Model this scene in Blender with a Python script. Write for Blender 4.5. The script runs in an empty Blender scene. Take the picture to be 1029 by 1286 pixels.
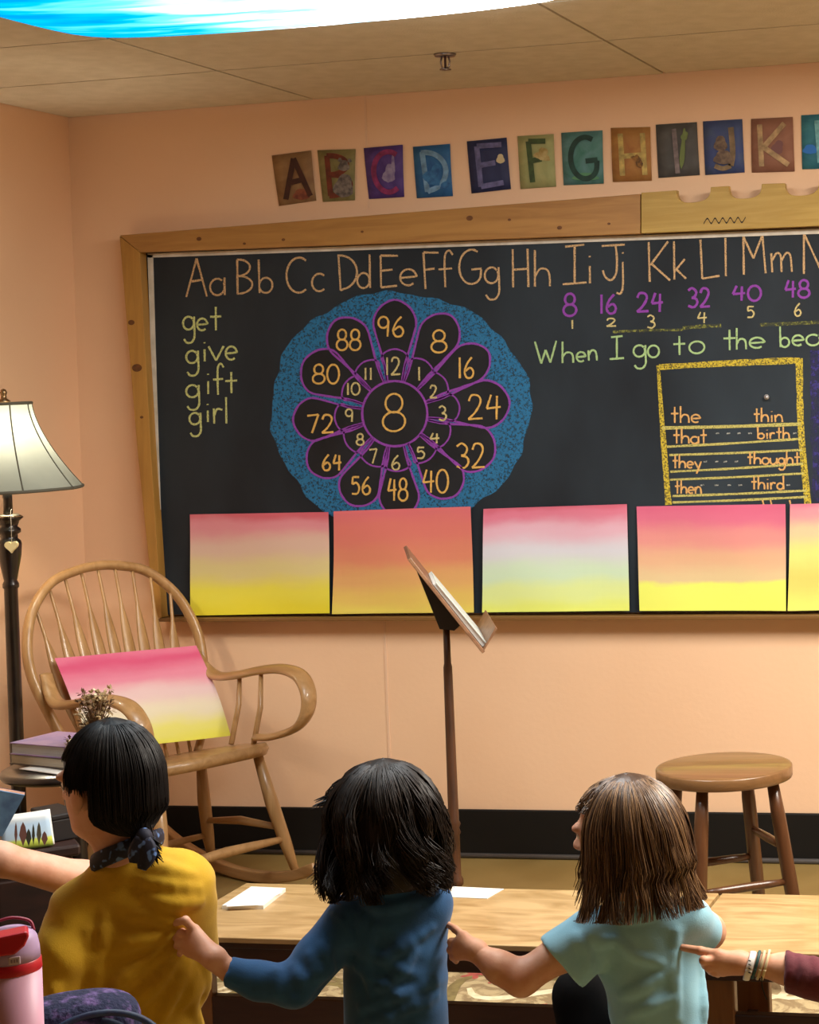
import bpy, bmesh, math, random
import numpy as np
from mathutils import Vector, Matrix

# ------------------------------------------------------------------ camera
F_PX = 2405.86; YAW = -.216; PITCH = .003; ROLL = -.039
CAM = np.array([0., -5.99, 1.584]); PX, PY = 935.3, 453.9
cy_, sy_, cp_, sp_, cr_, sr_ = math.cos(YAW), math.sin(YAW), math.cos(PITCH), math.sin(PITCH), math.cos(ROLL), math.sin(ROLL)
FW = np.array([sy_*cp_, cy_*cp_, sp_]); RT0 = np.array([cy_, -sy_, 0.]); UP0 = np.cross(RT0, FW)
RT = cr_*RT0 + sr_*UP0; UP = -sr_*RT0 + cr_*UP0
scene = bpy.context.scene
COL = scene.collection
cd = bpy.data.cameras.new('camera'); cam = bpy.data.objects.new('camera', cd); COL.objects.link(cam)
cd.sensor_fit = 'HORIZONTAL'; cd.sensor_width = 36.; cd.lens = F_PX*36/1029
cd.shift_x = (514.5-PX)/1029; cd.shift_y = -(643-PY)/1029
cd.clip_start = .05; cd.clip_end = 60
cam.matrix_world = Matrix(((RT[0], UP[0], -FW[0], CAM[0]), (RT[1], UP[1], -FW[1], CAM[1]), (RT[2], UP[2], -FW[2], CAM[2]), (0, 0, 0, 1)))
scene.camera = cam
# ------------------------------------------------------------------ world + exposure
wd = bpy.data.worlds.new('world'); scene.world = wd; wd.use_nodes = True
wd.node_tree.nodes['Background'].inputs[0].default_value = (.9, .85, .8, 1)
wd.node_tree.nodes['Background'].inputs[1].default_value = .05
vs = scene.view_settings
vs.view_transform = 'Standard'; vs.look = 'None'; vs.gamma = 1; vs.exposure = 0.0; vs.use_curve_mapping = False
SKY_PANEL_EMIT = 9.0      # the printed sky covers of the ceiling lights
PANEL_EMIT = 40.0         # the plain ceiling light further right
LAMP_WATTS = 13.0

# ------------------------------------------------------------------ pixel -> place
def ray(x, y): return FW + RT*(x-PX)/F_PX - UP*(y-PY)/F_PX
def on_y(x, y, Y=0.):
    d = ray(x, y); return CAM + d*((Y-CAM[1])/d[1])
def on_z(x, y, Z=0.):
    d = ray(x, y); return CAM + d*((Z-CAM[2])/d[2])
def at(x, y, depth): return CAM + ray(x, y)*depth
def on_plane(x, y, p, n):
    d = ray(x, y); return CAM + d*(np.dot(np.array(p)-CAM, n)/np.dot(d, n))

# ------------------------------------------------------------------ object helpers
def newobj(name, data, parent=None):
    o = bpy.data.objects.new(name, data); COL.objects.link(o)
    if parent: o.parent = parent
    return o
def tag(o, label=None, cat=None, group=None, kind=None):
    if label: o['label'] = label
    if cat: o['category'] = cat
    if group: o['group'] = group
    if kind: o['kind'] = kind
    return o
def empty(name, loc=(0, 0, 0), rz=0., label=None, cat=None, group=None):
    o = newobj(name, None); o.location = Vector([float(v) for v in loc]); o.rotation_euler = (0, 0, rz); o.empty_display_size = .05
    return tag(o, label, cat, group)
class MB:
    """collects shapes for one mesh"""
    def __init__(s): s.v = []; s.f = []; s.uv = None; s.smooth = []
    def add(s, v, f, smooth=False):
        b = len(s.v); s.v.extend([tuple(float(c) for c in p) for p in v]); s.f.extend([tuple(int(i)+b for i in q) for q in f]); s.smooth.extend([smooth]*len(f))
        return s
    def box(s, lo, hi):
        (a, b, c), (d, e, g) = lo, hi
        return s.add([(a,b,c),(d,b,c),(d,e,c),(a,e,c),(a,b,g),(d,b,g),(d,e,g),(a,e,g)],
                     [(3,2,1,0),(4,5,6,7),(0,1,5,4),(1,2,6,5),(2,3,7,6),(3,0,4,7)])
    def tube(s, path, rad, n=10, side=None, flat=1., cap=True):
        P = [np.array(p, float) for p in path]; m = len(P)
        if not hasattr(rad, '__len__'): rad = [rad]*m
        vs, fs = [], []; N = np.array(side, float) if side is not None else None
        for i in range(m):
            T = P[min(i+1, m-1)] - P[max(i-1, 0)]; T = T/(np.linalg.norm(T)+1e-12)
            if N is None:
                N = np.array([0, 0, 1.]) if abs(T[2]) < .9 else np.array([1., 0, 0])
            ref = np.array(side, float) if side is not None else N
            N = ref - T*np.dot(ref, T); N = N/(np.linalg.norm(N)+1e-12); B = np.cross(T, N)
            fl = flat[i] if hasattr(flat, '__len__') else flat
            for k in range(n):
                a = 2*math.pi*k/n
                vs.append(P[i] + N*math.cos(a)*rad[i] + B*math.sin(a)*rad[i]*fl)
        for i in range(m-1):
            for k in range(n):
                k2 = (k+1) % n
                fs.append((i*n+k, i*n+k2, (i+1)*n+k2, (i+1)*n+k))
        if cap: fs.append(tuple(range(n))[::-1]); fs.append(tuple((m-1)*n+k for k in range(n)))
        return s.add(vs, fs, True)
    def lathe(s, prof, c=(0, 0, 0), n=28, cap=True, smooth=True):
        vs, fs = [], []; m = len(prof)
        for r, z in prof:
            for k in range(n):
                a = 2*math.pi*k/n; vs.append((c[0]+r*math.cos(a), c[1]+r*math.sin(a), c[2]+z))
        for i in range(m-1):
            for k in range(n):
                k2 = (k+1) % n; fs.append((i*n+k, i*n+k2, (i+1)*n+k2, (i+1)*n+k))
        if cap: fs.append(tuple(range(n))[::-1]); fs.append(tuple((m-1)*n+k for k in range(n)))
        return s.add(vs, fs, smooth)
    def prism(s, poly, vec):
        """closed polygon (3d points) extruded by vec"""
        P = [np.array(p, float) for p in poly]; m = len(P); v = np.array(vec, float)
        return s.add(P + [p+v for p in P], [tuple(range(m))[::-1], tuple(range(m, 2*m))] + [(i, (i+1) % m, m+(i+1) % m, m+i) for i in range(m)])
    def sphere(s, c, r, n=12, m=8):
        r = r if hasattr(r, '__len__') else (r, r, r); vs, fs = [], []
        for i in range(m+1):
            t = math.pi*i/m
            for k in range(n):
                a = 2*math.pi*k/n
                vs.append((c[0]+r[0]*math.sin(t)*math.cos(a), c[1]+r[1]*math.sin(t)*math.sin(a), c[2]+r[2]*math.cos(t)))
        for i in range(m):
            for k in range(n):
                k2 = (k+1) % n; fs.append((i*n+k, (i+1)*n+k, (i+1)*n+k2, i*n+k2))
        return s.add(vs, fs, True)
    def grid(s, fn, nu, nv, thick=None, closed_u=False):
        """fn(u,v)->point; keeps uv"""
        vs, fs, uv = [], [], []
        for j in range(nv+1):
            for i in range(nu+1):
                vs.append(fn(i/nu, j/nv)); uv.append((i/nu, j/nv))
        w = nu+1
        for j in range(nv):
            for i in range(nu): fs.append((j*w+i, j*w+i+1, (j+1)*w+i+1, (j+1)*w+i))
        b = len(s.v)
        if s.uv is None: s.uv = {}
        for i, q in enumerate(uv): s.uv[b+i] = q
        return s.add(vs, fs, True)
    def build(s, name, mat, parent=None, bevel=0, solid=0, sub=0, recalc=True):
        me = bpy.data.meshes.new(name); me.from_pydata(s.v, [], s.f)
        me.polygons.foreach_set('use_smooth', s.smooth)
        if s.uv:
            L = me.uv_layers.new(name='UVMap')
            for lp in me.loops: L.data[lp.index].uv = s.uv.get(lp.vertex_index, (0, 0))
        if recalc:
            bm = bmesh.new(); bm.from_mesh(me); bmesh.ops.recalc_face_normals(bm, faces=bm.faces); bm.to_mesh(me); bm.free()
        if mat: me.materials.append(mat)
        o = newobj(name, me, parent)
        if bevel:
            m = o.modifiers.new('bevel', 'BEVEL'); m.width = bevel; m.segments = 2; m.limit_method = 'ANGLE'; m.angle_limit = .6
        if solid:
            m = o.modifiers.new('solid', 'SOLIDIFY'); m.thickness = solid; m.offset = 0
        if sub:
            m = o.modifiers.new('sub', 'SUBSURF'); m.levels = sub; m.render_levels = sub
        return o
def lin(c):
    return tuple((v/255/12.92 if v/255 <= .04045 else ((v/255+.055)/1.055)**2.4) for v in c)
def smooth_path(pts, per=8, closed=False):
    P = [np.array(p, float) for p in pts]; n = len(P)
    if n < 3 and not closed: return P
    out = []
    rng = range(n if closed else n-1)
    for i in rng:
        p0 = P[(i-1) % n] if closed or i > 0 else 2*P[0]-P[1]
        p1 = P[i]; p2 = P[(i+1) % n]
        p3 = P[(i+2) % n] if closed or i+2 < n else 2*P[-1]-P[-2]
        for k in range(per):
            t = k/per
            out.append(.5*((2*p1)+(-p0+p2)*t+(2*p0-5*p1+4*p2-p3)*t*t+(-p0+3*p1-3*p2+p3)*t**3))
    if closed: out.append(out[0])
    else: out.append(P[-1])
    return out

# ------------------------------------------------------------------ materials
MATS = {}
def mk(name, rgb=(128, 128, 128), rough=.6, rgb2=None, scale=8., stretch=(1, 1, 1), detail=4., contrast=(.35, .65), bump=0., bscale=None,
       metal=0., coat=0., spec=.5, coords='Object', distort=0., sheen=0., transl=0.):
    if name in MATS: return MATS[name]
    m = bpy.data.materials.new(name); m.use_nodes = True; nt = m.node_tree; N = nt.nodes; L = nt.links
    b = N['Principled BSDF']; b.inputs['Roughness'].default_value = rough; b.inputs['Metallic'].default_value = metal
    b.inputs['Specular IOR Level'].default_value = spec; b.inputs['Coat Weight'].default_value = coat
    if sheen: b.inputs['Sheen Weight'].default_value = sheen
    c = lin(rgb)+(1,); b.inputs['Base Color'].default_value = c
    tc = N.new('ShaderNodeTexCoord'); mp = N.new('ShaderNodeMapping'); mp.inputs['Scale'].default_value = stretch
    L.new(tc.outputs[coords], mp.inputs['Vector'])
    if rgb2 is not None:
        nz = N.new('ShaderNodeTexNoise'); nz.inputs['Scale'].default_value = scale; nz.inputs['Detail'].default_value = detail; nz.inputs['Distortion'].default_value = distort
        rp = N.new('ShaderNodeValToRGB'); rp.color_ramp.elements[0].position = contrast[0]; rp.color_ramp.elements[1].position = contrast[1]
        rp.color_ramp.elements[0].color = c; rp.color_ramp.elements[1].color = lin(rgb2)+(1,)
        L.new(mp.outputs[0], nz.inputs['Vector']); L.new(nz.outputs['Fac'], rp.inputs[0]); L.new(rp.outputs[0], b.inputs['Base Color'])
    if bump:
        nb = N.new('ShaderNodeTexNoise'); nb.inputs['Scale'].default_value = bscale or scale*3; nb.inputs['Detail'].default_value = 5
        bp = N.new('ShaderNodeBump'); bp.inputs['Strength'].default_value = bump; bp.inputs['Distance'].default_value = .01
        L.new(mp.outputs[0], nb.inputs['Vector']); L.new(nb.outputs['Fac'], bp.inputs['Height']); L.new(bp.outputs[0], b.inputs['Normal'])
    if transl:
        tr = N.new('ShaderNodeBsdfTranslucent'); mx = N.new('ShaderNodeMixShader'); mx.inputs[0].default_value = transl
        tr.inputs[0].default_value = c
        if rgb2 is not None: L.new(rp.outputs[0], tr.inputs[0])
        L.new(b.outputs[0], mx.inputs[1]); L.new(tr.outputs[0], mx.inputs[2]); L.new(mx.outputs[0], N['Material Output'].inputs[0])
    MATS[name] = m; return m
def chalk(name, rgb, cover=.75, scale=260.):
    """chalk on the board: patchy, the board shows through"""
    if name in MATS: return MATS[name]
    m = bpy.data.materials.new(name); m.use_nodes = True; nt = m.node_tree; N = nt.nodes; L = nt.links
    b = N['Principled BSDF']; b.inputs['Roughness'].default_value = .95; b.inputs['Base Color'].default_value = lin(rgb)+(1,)
    b.inputs['Specular IOR Level'].default_value = .1
    tc = N.new('ShaderNodeTexCoord'); nz = N.new('ShaderNodeTexNoise'); nz.inputs['Scale'].default_value = scale; nz.inputs['Detail'].default_value = 6; nz.inputs['Roughness'].default_value = .75
    mr = N.new('ShaderNodeMapRange'); mr.inputs[1].default_value = .62-cover*.32; mr.inputs[2].default_value = .74-cover*.32; mr.inputs[3].default_value = .25*cover
    tp = N.new('ShaderNodeBsdfTransparent'); mx = N.new('ShaderNodeMixShader')
    L.new(tc.outputs['Object'], nz.inputs['Vector']); L.new(nz.outputs['Fac'], mr.inputs[0]); L.new(mr.outputs[0], mx.inputs[0])
    L.new(tp.outputs[0], mx.inputs[1]); L.new(b.outputs[0], mx.inputs[2]); L.new(mx.outputs[0], N['Material Output'].inputs[0])
    MATS[name] = m; return m
def emit(name, rgb, strength):
    m = bpy.data.materials.new(name); m.use_nodes = True; nt = m.node_tree; nt.nodes.remove(nt.nodes['Principled BSDF'])
    e = nt.nodes.new('ShaderNodeEmission'); e.inputs[0].default_value = lin(rgb)+(1,); e.inputs[1].default_value = strength
    nt.links.new(e.outputs[0], nt.nodes['Material Output'].inputs[0]); return m
def wash(name, stops, warp=.12, seed=0., nscale=2.2):
    """wet watercolour wash on paper: bands of colour run down the sheet (UV)"""
    m = bpy.data.materials.new(name); m.use_nodes = True; nt = m.node_tree; N = nt.nodes; L = nt.links
    b = N['Principled BSDF']; b.inputs['Roughness'].default_value = .85; b.inputs['Specular IOR Level'].default_value = .15
    uv = N.new('ShaderNodeTexCoord'); sp = N.new('ShaderNodeSeparateXYZ'); L.new(uv.outputs['UV'], sp.inputs[0])
    mp = N.new('ShaderNodeMapping'); mp.inputs['Location'].default_value = (seed, seed*.7, 0); mp.inputs['Scale'].default_value = (1, 1.6, 1); L.new(uv.outputs['UV'], mp.inputs[0])
    nz = N.new('ShaderNodeTexNoise'); nz.inputs['Scale'].default_value = nscale; nz.inputs['Detail'].default_value = 5; L.new(mp.outputs[0], nz.inputs['Vector'])
    sb = N.new('ShaderNodeMath'); sb.operation = 'SUBTRACT'; sb.inputs[1].default_value = .5; L.new(nz.outputs['Fac'], sb.inputs[0])
    ml = N.new('ShaderNodeMath'); ml.operation = 'MULTIPLY_ADD'; ml.inputs[1].default_value = warp*2; L.new(sb.outputs[0], ml.inputs[0]); L.new(sp.outputs['Y'], ml.inputs[2])
    rp = N.new('ShaderNodeValToRGB'); cr = rp.color_ramp; cr.interpolation = 'EASE'
    while len(cr.elements) < len(stops): cr.elements.new(.5)
    for e, (p, c) in zip(cr.elements, stops): e.position = p; e.color = lin(c)+(1,)
    L.new(ml.outputs[0], rp.inputs[0]); L.new(rp.outputs[0], b.inputs['Base Color'])
    return m

def wood(name, a, b_, axis=0, rough=.45, scale=5., coat=.1, contrast=(.3, .7)):
    st = [9., 9., 9.]; st[axis] = .7
    return mk(name, a, rough, b_, scale, tuple(st), 6., contrast, bump=.06, coat=coat, distort=1.2)

W_PEACH = mk('wall_paint', (238, 199, 163), .75, (235, 194, 157), 1.6, bump=.05, bscale=60)
W_PEACH_L = mk('wall_paint_left', (239, 198, 160), .75, (236, 193, 154), 1.6, bump=.05, bscale=60)
CEIL = mk('ceiling_tile', (214, 204, 182), .9, (204, 194, 170), 14, bump=.25, bscale=160)
DARK = mk('dark_gap', (40, 34, 28), .9)
FLOOR = mk('floor_lino', (146, 122, 72), .45, (130, 106, 58), 3.5, detail=6, coat=.05)
BASEB = mk('baseboard_black', (13, 11, 9), .6, spec=.3)
GREYM = mk('cove_grey', (78, 74, 72), .4)
BOARD = mk('slate_board', (19, 24, 31), .6, (46, 57, 66), 2.0, (1, 1, .5), 7., (.36, .74), bump=.02, spec=.3)
BOARD_BLACK = mk('slate_clean', (22, 22, 26), .65, (33, 35, 40), 5., spec=.3)
WHITE = mk('white_strip', (222, 214, 200), .6, (200, 190, 172), 20)
PINE_X = wood('pine_x', (152, 106, 52), (174, 128, 66), 0, .5, 4.)
PINE_Z = wood('pine_z', (158, 112, 48), (178, 132, 60), 2, .5, 4.)
PLY = wood('ply_yellow', (164, 130, 50), (182, 150, 72), 0, .5, 4.)
KNOT = mk('knot', (112, 66, 24), .6, (84, 48, 18), 60)
OAK = wood('chair_oak', (158, 118, 72), (186, 146, 98), 2, .38, 3., .25)
OAK_X = wood('chair_oak_x', (158, 118, 72), (186, 146, 98), 0, .38, 3., .25)
STOOLW = wood('stool_wood', (104, 72, 40), (128, 92, 56), 0, .35, 3., .25)
STOOLZ = wood('stool_legs', (72, 42, 22), (94, 58, 32), 2, .35, 3., .25)
MAPLE = mk('bench_ply', (184, 152, 106), .42, (146, 114, 68), 2.2, (1.3, 6, 2), 6., (.36, .68), coat=.15, distort=2.2)
BENCHD = mk('bench_dark', (70, 40, 26), .45, (56, 30, 20), 6, (1, 6, 6))
BENCHL = wood('bench_leg', (120, 74, 36), (146, 96, 50), 2, .4, 3.)
EBONY = mk('ebony', (22, 16, 15), .28, (34, 24, 20), 20, coat=.3)
STANDW = mk('stand_wood', (86, 52, 30), .4, (64, 38, 22), 8, (8, 8, 1))
STANDD = mk('stand_dark', (34, 26, 22), .5)
DESKW = wood('desk_plate', (150, 108, 76), (122, 84, 56), 0, .5, 4.)
PAPER = mk('paper', (236, 232, 222), .8)
SKIN = mk('skin_pale', (226, 176, 150), .55, (216, 158, 130), 30, bump=.04, bscale=200)
SKIN2 = mk('skin_warm', (216, 164, 134), .55, (206, 146, 116), 30, bump=.04, bscale=200)

# ================================================================== SETTING
XL = -3.681; XR = 2.6; YR = -7.6; ZC = 2.54
def plane_box(name, lo, hi, mat, kind='structure'):
    o = MB().box(lo, hi).build(name, mat); o['kind'] = kind; return o
plane_box('floor', (XL-.1, YR-.1, -.1), (XR+.1, .1, 0), FLOOR)
wall_back = plane_box('wall_back', (XL-.1, 0, 0), (XR+.1, .1, ZC+.1), W_PEACH)
plane_box('wall_left', (XL-.1, YR, 0), (XL, 0, ZC+.1), W_PEACH_L)
plane_box('wall_right', (XR, YR, 0), (XR+.1, 0, ZC+.1), mk('wall_right_paint', (168, 138, 116), .8, (160, 130, 108), 3))
plane_box('wall_rear', (XL-.1, YR-.1, 0), (XR+.1, YR, ZC+.1), mk('wall_dark', (92, 84, 80), .8, (84, 76, 72), 3))
ceiling = plane_box('ceiling', (XL-.1, YR-.1, ZC+.012), (XR+.1, .1, ZC+.1), DARK)
# ceiling tiles, 4 x 2 feet, laid in rows along the board wall
xs = [-2.76+1.219*k for k in range(-1, 6)]; ys = [-.674-.6096*k for k in range(0, 12)]
xe = [XL] + [x for x in xs if XL+.05 < x < XR] + [XR]; ye = [0.] + [y for y in ys if y > YR+.05] + [YR]
tile_cache = {}
for i in range(len(xe)-1):
    for j in range(len(ye)-1):
        w, d = xe[i+1]-xe[i], ye[j]-ye[j+1]; key = (round(w, 3), round(d, 3))
        if key not in tile_cache:
            g = .0045
            me = MB().box((g-w/2, g-d/2, 0), (w/2-g, d/2-g, .014)).build('ceiling_tile', CEIL, ceiling)
            tile_cache[key] = me.data; o = me
        else: o = newobj('ceiling_tile', tile_cache[key], ceiling)
        o.location = ((xe[i]+xe[i+1])/2, (ye[j]+ye[j+1])/2, ZC+.0005*((i*7+j*3) % 3))
# black cove base
bb = MB().box((XL, -.012, .012), (XR, 0, .159)).build('baseboard_back', BASEB, bevel=.004); bb['kind'] = 'structure'
MB().tube([(XL, -.014, .008), (XR, -.014, .008)], .009, 8).build('toe_bead', GREYM, bb)
bl = MB().box((XL, YR, 0), (XL+.012, -.02, .159)).build('baseboard_left', BASEB); bl['kind'] = 'structure'
# drywall joint in the board wall
t1 = MB().box((-2.582, -.0025, 2.165), (-2.574, 0, ZC-.002)).add([], []).box((-2.584, -.0025, .16), (-2.576, 0, .78)).build('trim_1', mk('joint', (232, 194, 162), .8)); t1['kind'] = 'structure'

# ---------------------------------------------------------------- ceiling lights
def sky_material():
    m = bpy.data.materials.new('sky_print_lit'); m.use_nodes = True; nt = m.node_tree; N = nt.nodes; L = nt.links
    N.remove(N['Principled BSDF'])
    tc = N.new('ShaderNodeTexCoord'); mp = N.new('ShaderNodeMapping'); mp.inputs['Scale'].default_value = (1.2, 5, 1); mp.inputs['Rotation'].default_value = (0, 0, .12)
    nz = N.new('ShaderNodeTexNoise'); nz.inputs['Scale'].default_value = 2.4; nz.inputs['Detail'].default_value = 6; nz.inputs['Distortion'].default_value = .6
    L.new(tc.outputs['UV'], mp.inputs[0]); L.new(mp.outputs[0], nz.inputs['Vector'])
    sp = N.new('ShaderNodeSeparateXYZ'); L.new(tc.outputs['UV'], sp.inputs[0])
    a = N.new('ShaderNodeMath'); a.operation = 'MULTIPLY_ADD'; a.inputs[1].default_value = .75; a.inputs[2].default_value = -.28; L.new(nz.outputs['Fac'], a.inputs[0])
    ad = N.new('ShaderNodeMath'); ad.operation = 'MULTIPLY_ADD'; ad.inputs[1].default_value = .62; L.new(sp.outputs['X'], ad.inputs[0]); L.new(a.outputs[0], ad.inputs[2])
    rp = N.new('ShaderNodeValToRGB'); cr = rp.color_ramp
    st = [(.06, (.0, .05, .14)), (.20, (.0, .085, .15)), (.32, (.03, .14, .20)), (.42, (.16, .26, .30)), (.52, (1.9, 2.0, 2.0)), (.78, (2.5, 2.4, 2.4)), (.90, (.34, .22, .36)), (1., (.16, .075, .18))]
    while len(cr.elements) < len(st): cr.elements.new(.5)
    for e, (p, c) in zip(cr.elements, st): e.position = p; e.color = c+(1,)
    L.new(ad.outputs[0], rp.inputs[0])
    e = N.new('ShaderNodeEmission'); e.inputs[1].default_value = SKY_PANEL_EMIT; L.new(rp.outputs[0], e.inputs[0]); L.new(e.outputs[0], N['Material Output'].inputs[0])
    return m
SKYM = sky_material()
def ceiling_light(x0, x1, y0, y1, label, mat, sag=.045, nm='ceiling_light'):
    t = empty(nm, ((x0+x1)/2, (y0+y1)/2, ZC-.004), 0, label, 'ceiling light', 'light covers on the ceiling')
    w, d = x1-x0, y1-y0
    def fn(u, v):
        sg = sag*(4*u*(1-u))**.6*.55 + sag*(4*v*(1-v))**.6*.45
        return ((u-.5)*w*(1-.03*math.sin(math.pi*v)), (v-.5)*d*(1-.06*math.sin(math.pi*u)) , -.006-sg)
    MB().grid(fn, 24, 16).build('light_cover', mat, t)
    for sx in (-1, 1):
        for sy in (-1, 1): MB().lathe([(.012, 0), (.012, -.012), (.004, -.014)], (sx*w*.49, sy*d*.49, .004), 12).build('magnet', GREYM, t)
    return t
ceiling_light(-2.75, -1.42, -2.75, -1.40, 'glowing fabric light cover printed with blue sky and clouds, above the chalkboard', SKYM, .06)
PLAIN = emit('plain_panel_lit', (255, 246, 233), PANEL_EMIT)
ceiling_light(-.30, .88, -2.50, -1.31, 'plain white glowing ceiling light cover outside the right of the picture', PLAIN, .02)
# sprinkler
sp_ = on_z(559, 68, ZC)
t = empty('sprinkler_head', sp_, 0, 'small chrome fire sprinkler head hanging from the ceiling tiles', 'sprinkler')
CHROME = mk('chrome', (150, 140, 140), .25, metal=1.)
MB().lathe([(.0, 0), (.034, 0), (.03, -.007), (.012, -.009)], n=20).build('escutcheon', CHROME, t)
m_ = MB()
for a in (-1, 1): m_.tube([(a*.010, 0, -.006), (a*.014, 0, -.022), (a*.011, 0, -.038), (0, 0, -.044)], .003, 6)
m_.build('frame', CHROME, t)
MB().tube([(0, 0, -.006), (0, 0, -.040)], .0035, 8).build('glass_bulb', mk('bulb_red', (60, 22, 20), .3), t)
MB().lathe([(.0, -.044), (.017, -.044), (.017, -.047), (.0, -.047)], n=14).build('deflector', CHROME, t)

# ================================================================== CHALKBOARD
YP = -.030      # slate face
YF = -.072      # wooden frame face
def W(x, y, off=0.): return on_y(x, y, YP-off)
board = empty('chalkboard', on_y(600, 771, 0), 0, 'long black chalkboard with chalk lettering and a flower of multiples in a pine frame', 'chalkboard')
bo = Vector(board.location)
def L_(P): return [tuple(np.array(p)-np.array(bo)) for p in P]
XE = 1420   # the board runs on past the right of the picture
def ytop(x): return 318 + (x-180)*(286-318)/(1029-180)
def ybot(x): return 772 + (x-204)*(768-772)/(1029-204)
MB().prism(L_([W(181, ytop(181)), W(XE, ytop(XE)), W(XE, ybot(XE)), W(203, ybot(203))]), (0, .028, 0)).build('slate', BOARD, board)
# white edge strips
MB().prism(L_([W(186, ytop(186)+1), W(XE, ytop(XE)+1), W(XE, ytop(XE)+8.5), W(186, ytop(186)+6)]), (0, -.004, 0)).build('edge_strip', WHITE, board)
MB().prism(L_([W(186, 320), W(192.5, 320), W(197, 480), W(206.5, 771), W(200, 771), W(191.5, 480)]), (0, -.004, 0)).build('edge_strip', WHITE, board)
# pine frame
def FR(x, y): return on_y(x, y, YF)
MB().prism(L_([FR(150, 295.5), FR(804.5, 243.5), FR(804.5, 293.5), FR(176, 317)]), (0, .070, 0)).build('frame_board', PINE_X, board, bevel=.002)
MB().prism(L_([FR(150, 296.5), FR(175.5, 317), FR(189, 560), FR(203, 776), FR(194, 776), FR(172, 560)]), (0, .070, 0)).build('frame_board', PINE_Z, board, bevel=.002)
kn = MB()
for x, y, r in [(250, 300, 2.6), (307, 306, 1.6), (356, 301, 1.8), (590, 274, 3.2), (703, 286, 2.4), (765, 281, 1.5), (165, 405, 3.4), (172, 462, 5.2), (178, 524, 1.8), (640, 276, 1.6), (455, 291, 1.5)]:
    c = np.array(on_y(x, y, YF-.0006)); rr = r/385; kn = MB()
    kn.add([c-np.array(bo)] + [c-np.array(bo)+np.array([rr*1.4*math.cos(a), 0, rr*math.sin(a)]) for a in np.linspace(0, 6.283, 13)[:-1]], [(0, i+1, (i+1) % 12+1) for i in range(12)])
    kn.build('knot', KNOT, board)
# scalloped plywood plank
sc = [(805.5, 242), (850, 239)]
tops = [(850, 239, 893, 235), (915.5, 233.5, 957, 231), (986, 230, 1029, 227), (1052, 225.5, 1095, 223), (1120, 222, 1163, 219)]
for (x0, y0, x1, y1) in tops:
    for k in range(0, 17):
        c_ = -math.cos(math.pi*k/16); u = (c_+1)/2; x = x0+(x1-x0)*u; sag = 17.*max(0., 1-abs(c_)**3)**.38
        sc.append((x, y0+(y1-y0)*u+sag))
sc += [(1190, 217.5), (1190, 277), (805.5, 293)]
MB().prism(L_([on_y(x, y, YF-.004) for x, y in sc]), (0, .030, 0)).build('scalloped_board', PLY, board, bevel=.0015)
# chalk ledge under the slate
a0, a1 = on_y(212, 773, -.004), on_y(XE, ybot(XE)+1, -.004)
zl = float(a0[2]+a1[2])/2
for nm_, P in (('ledge', [(a0[0], -.004, a0[2]), (a1[0], -.004, a1[2]), (a1[0], -.004, a1[2]-.012), (a0[0], -.004, a0[2]-.012)]),):
    MB().prism(L_(P), (0, -.070, 0)).build(nm_, mk('ledge_wood', (120, 84, 40), .5), board, bevel=.002)
# push pin
pp = W(964, 498.5)
t = empty('push_pin', pp, 0, 'silver push pin stuck in the slate above the word thin', 'pin')
MB().tube([(0, 0, 0), (0, -.006, 0), (0, -.012, 0)], [.005, .004, .0085], 12).build('head', mk('pin_silver', (206, 206, 210), .35, metal=.6), t)

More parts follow.
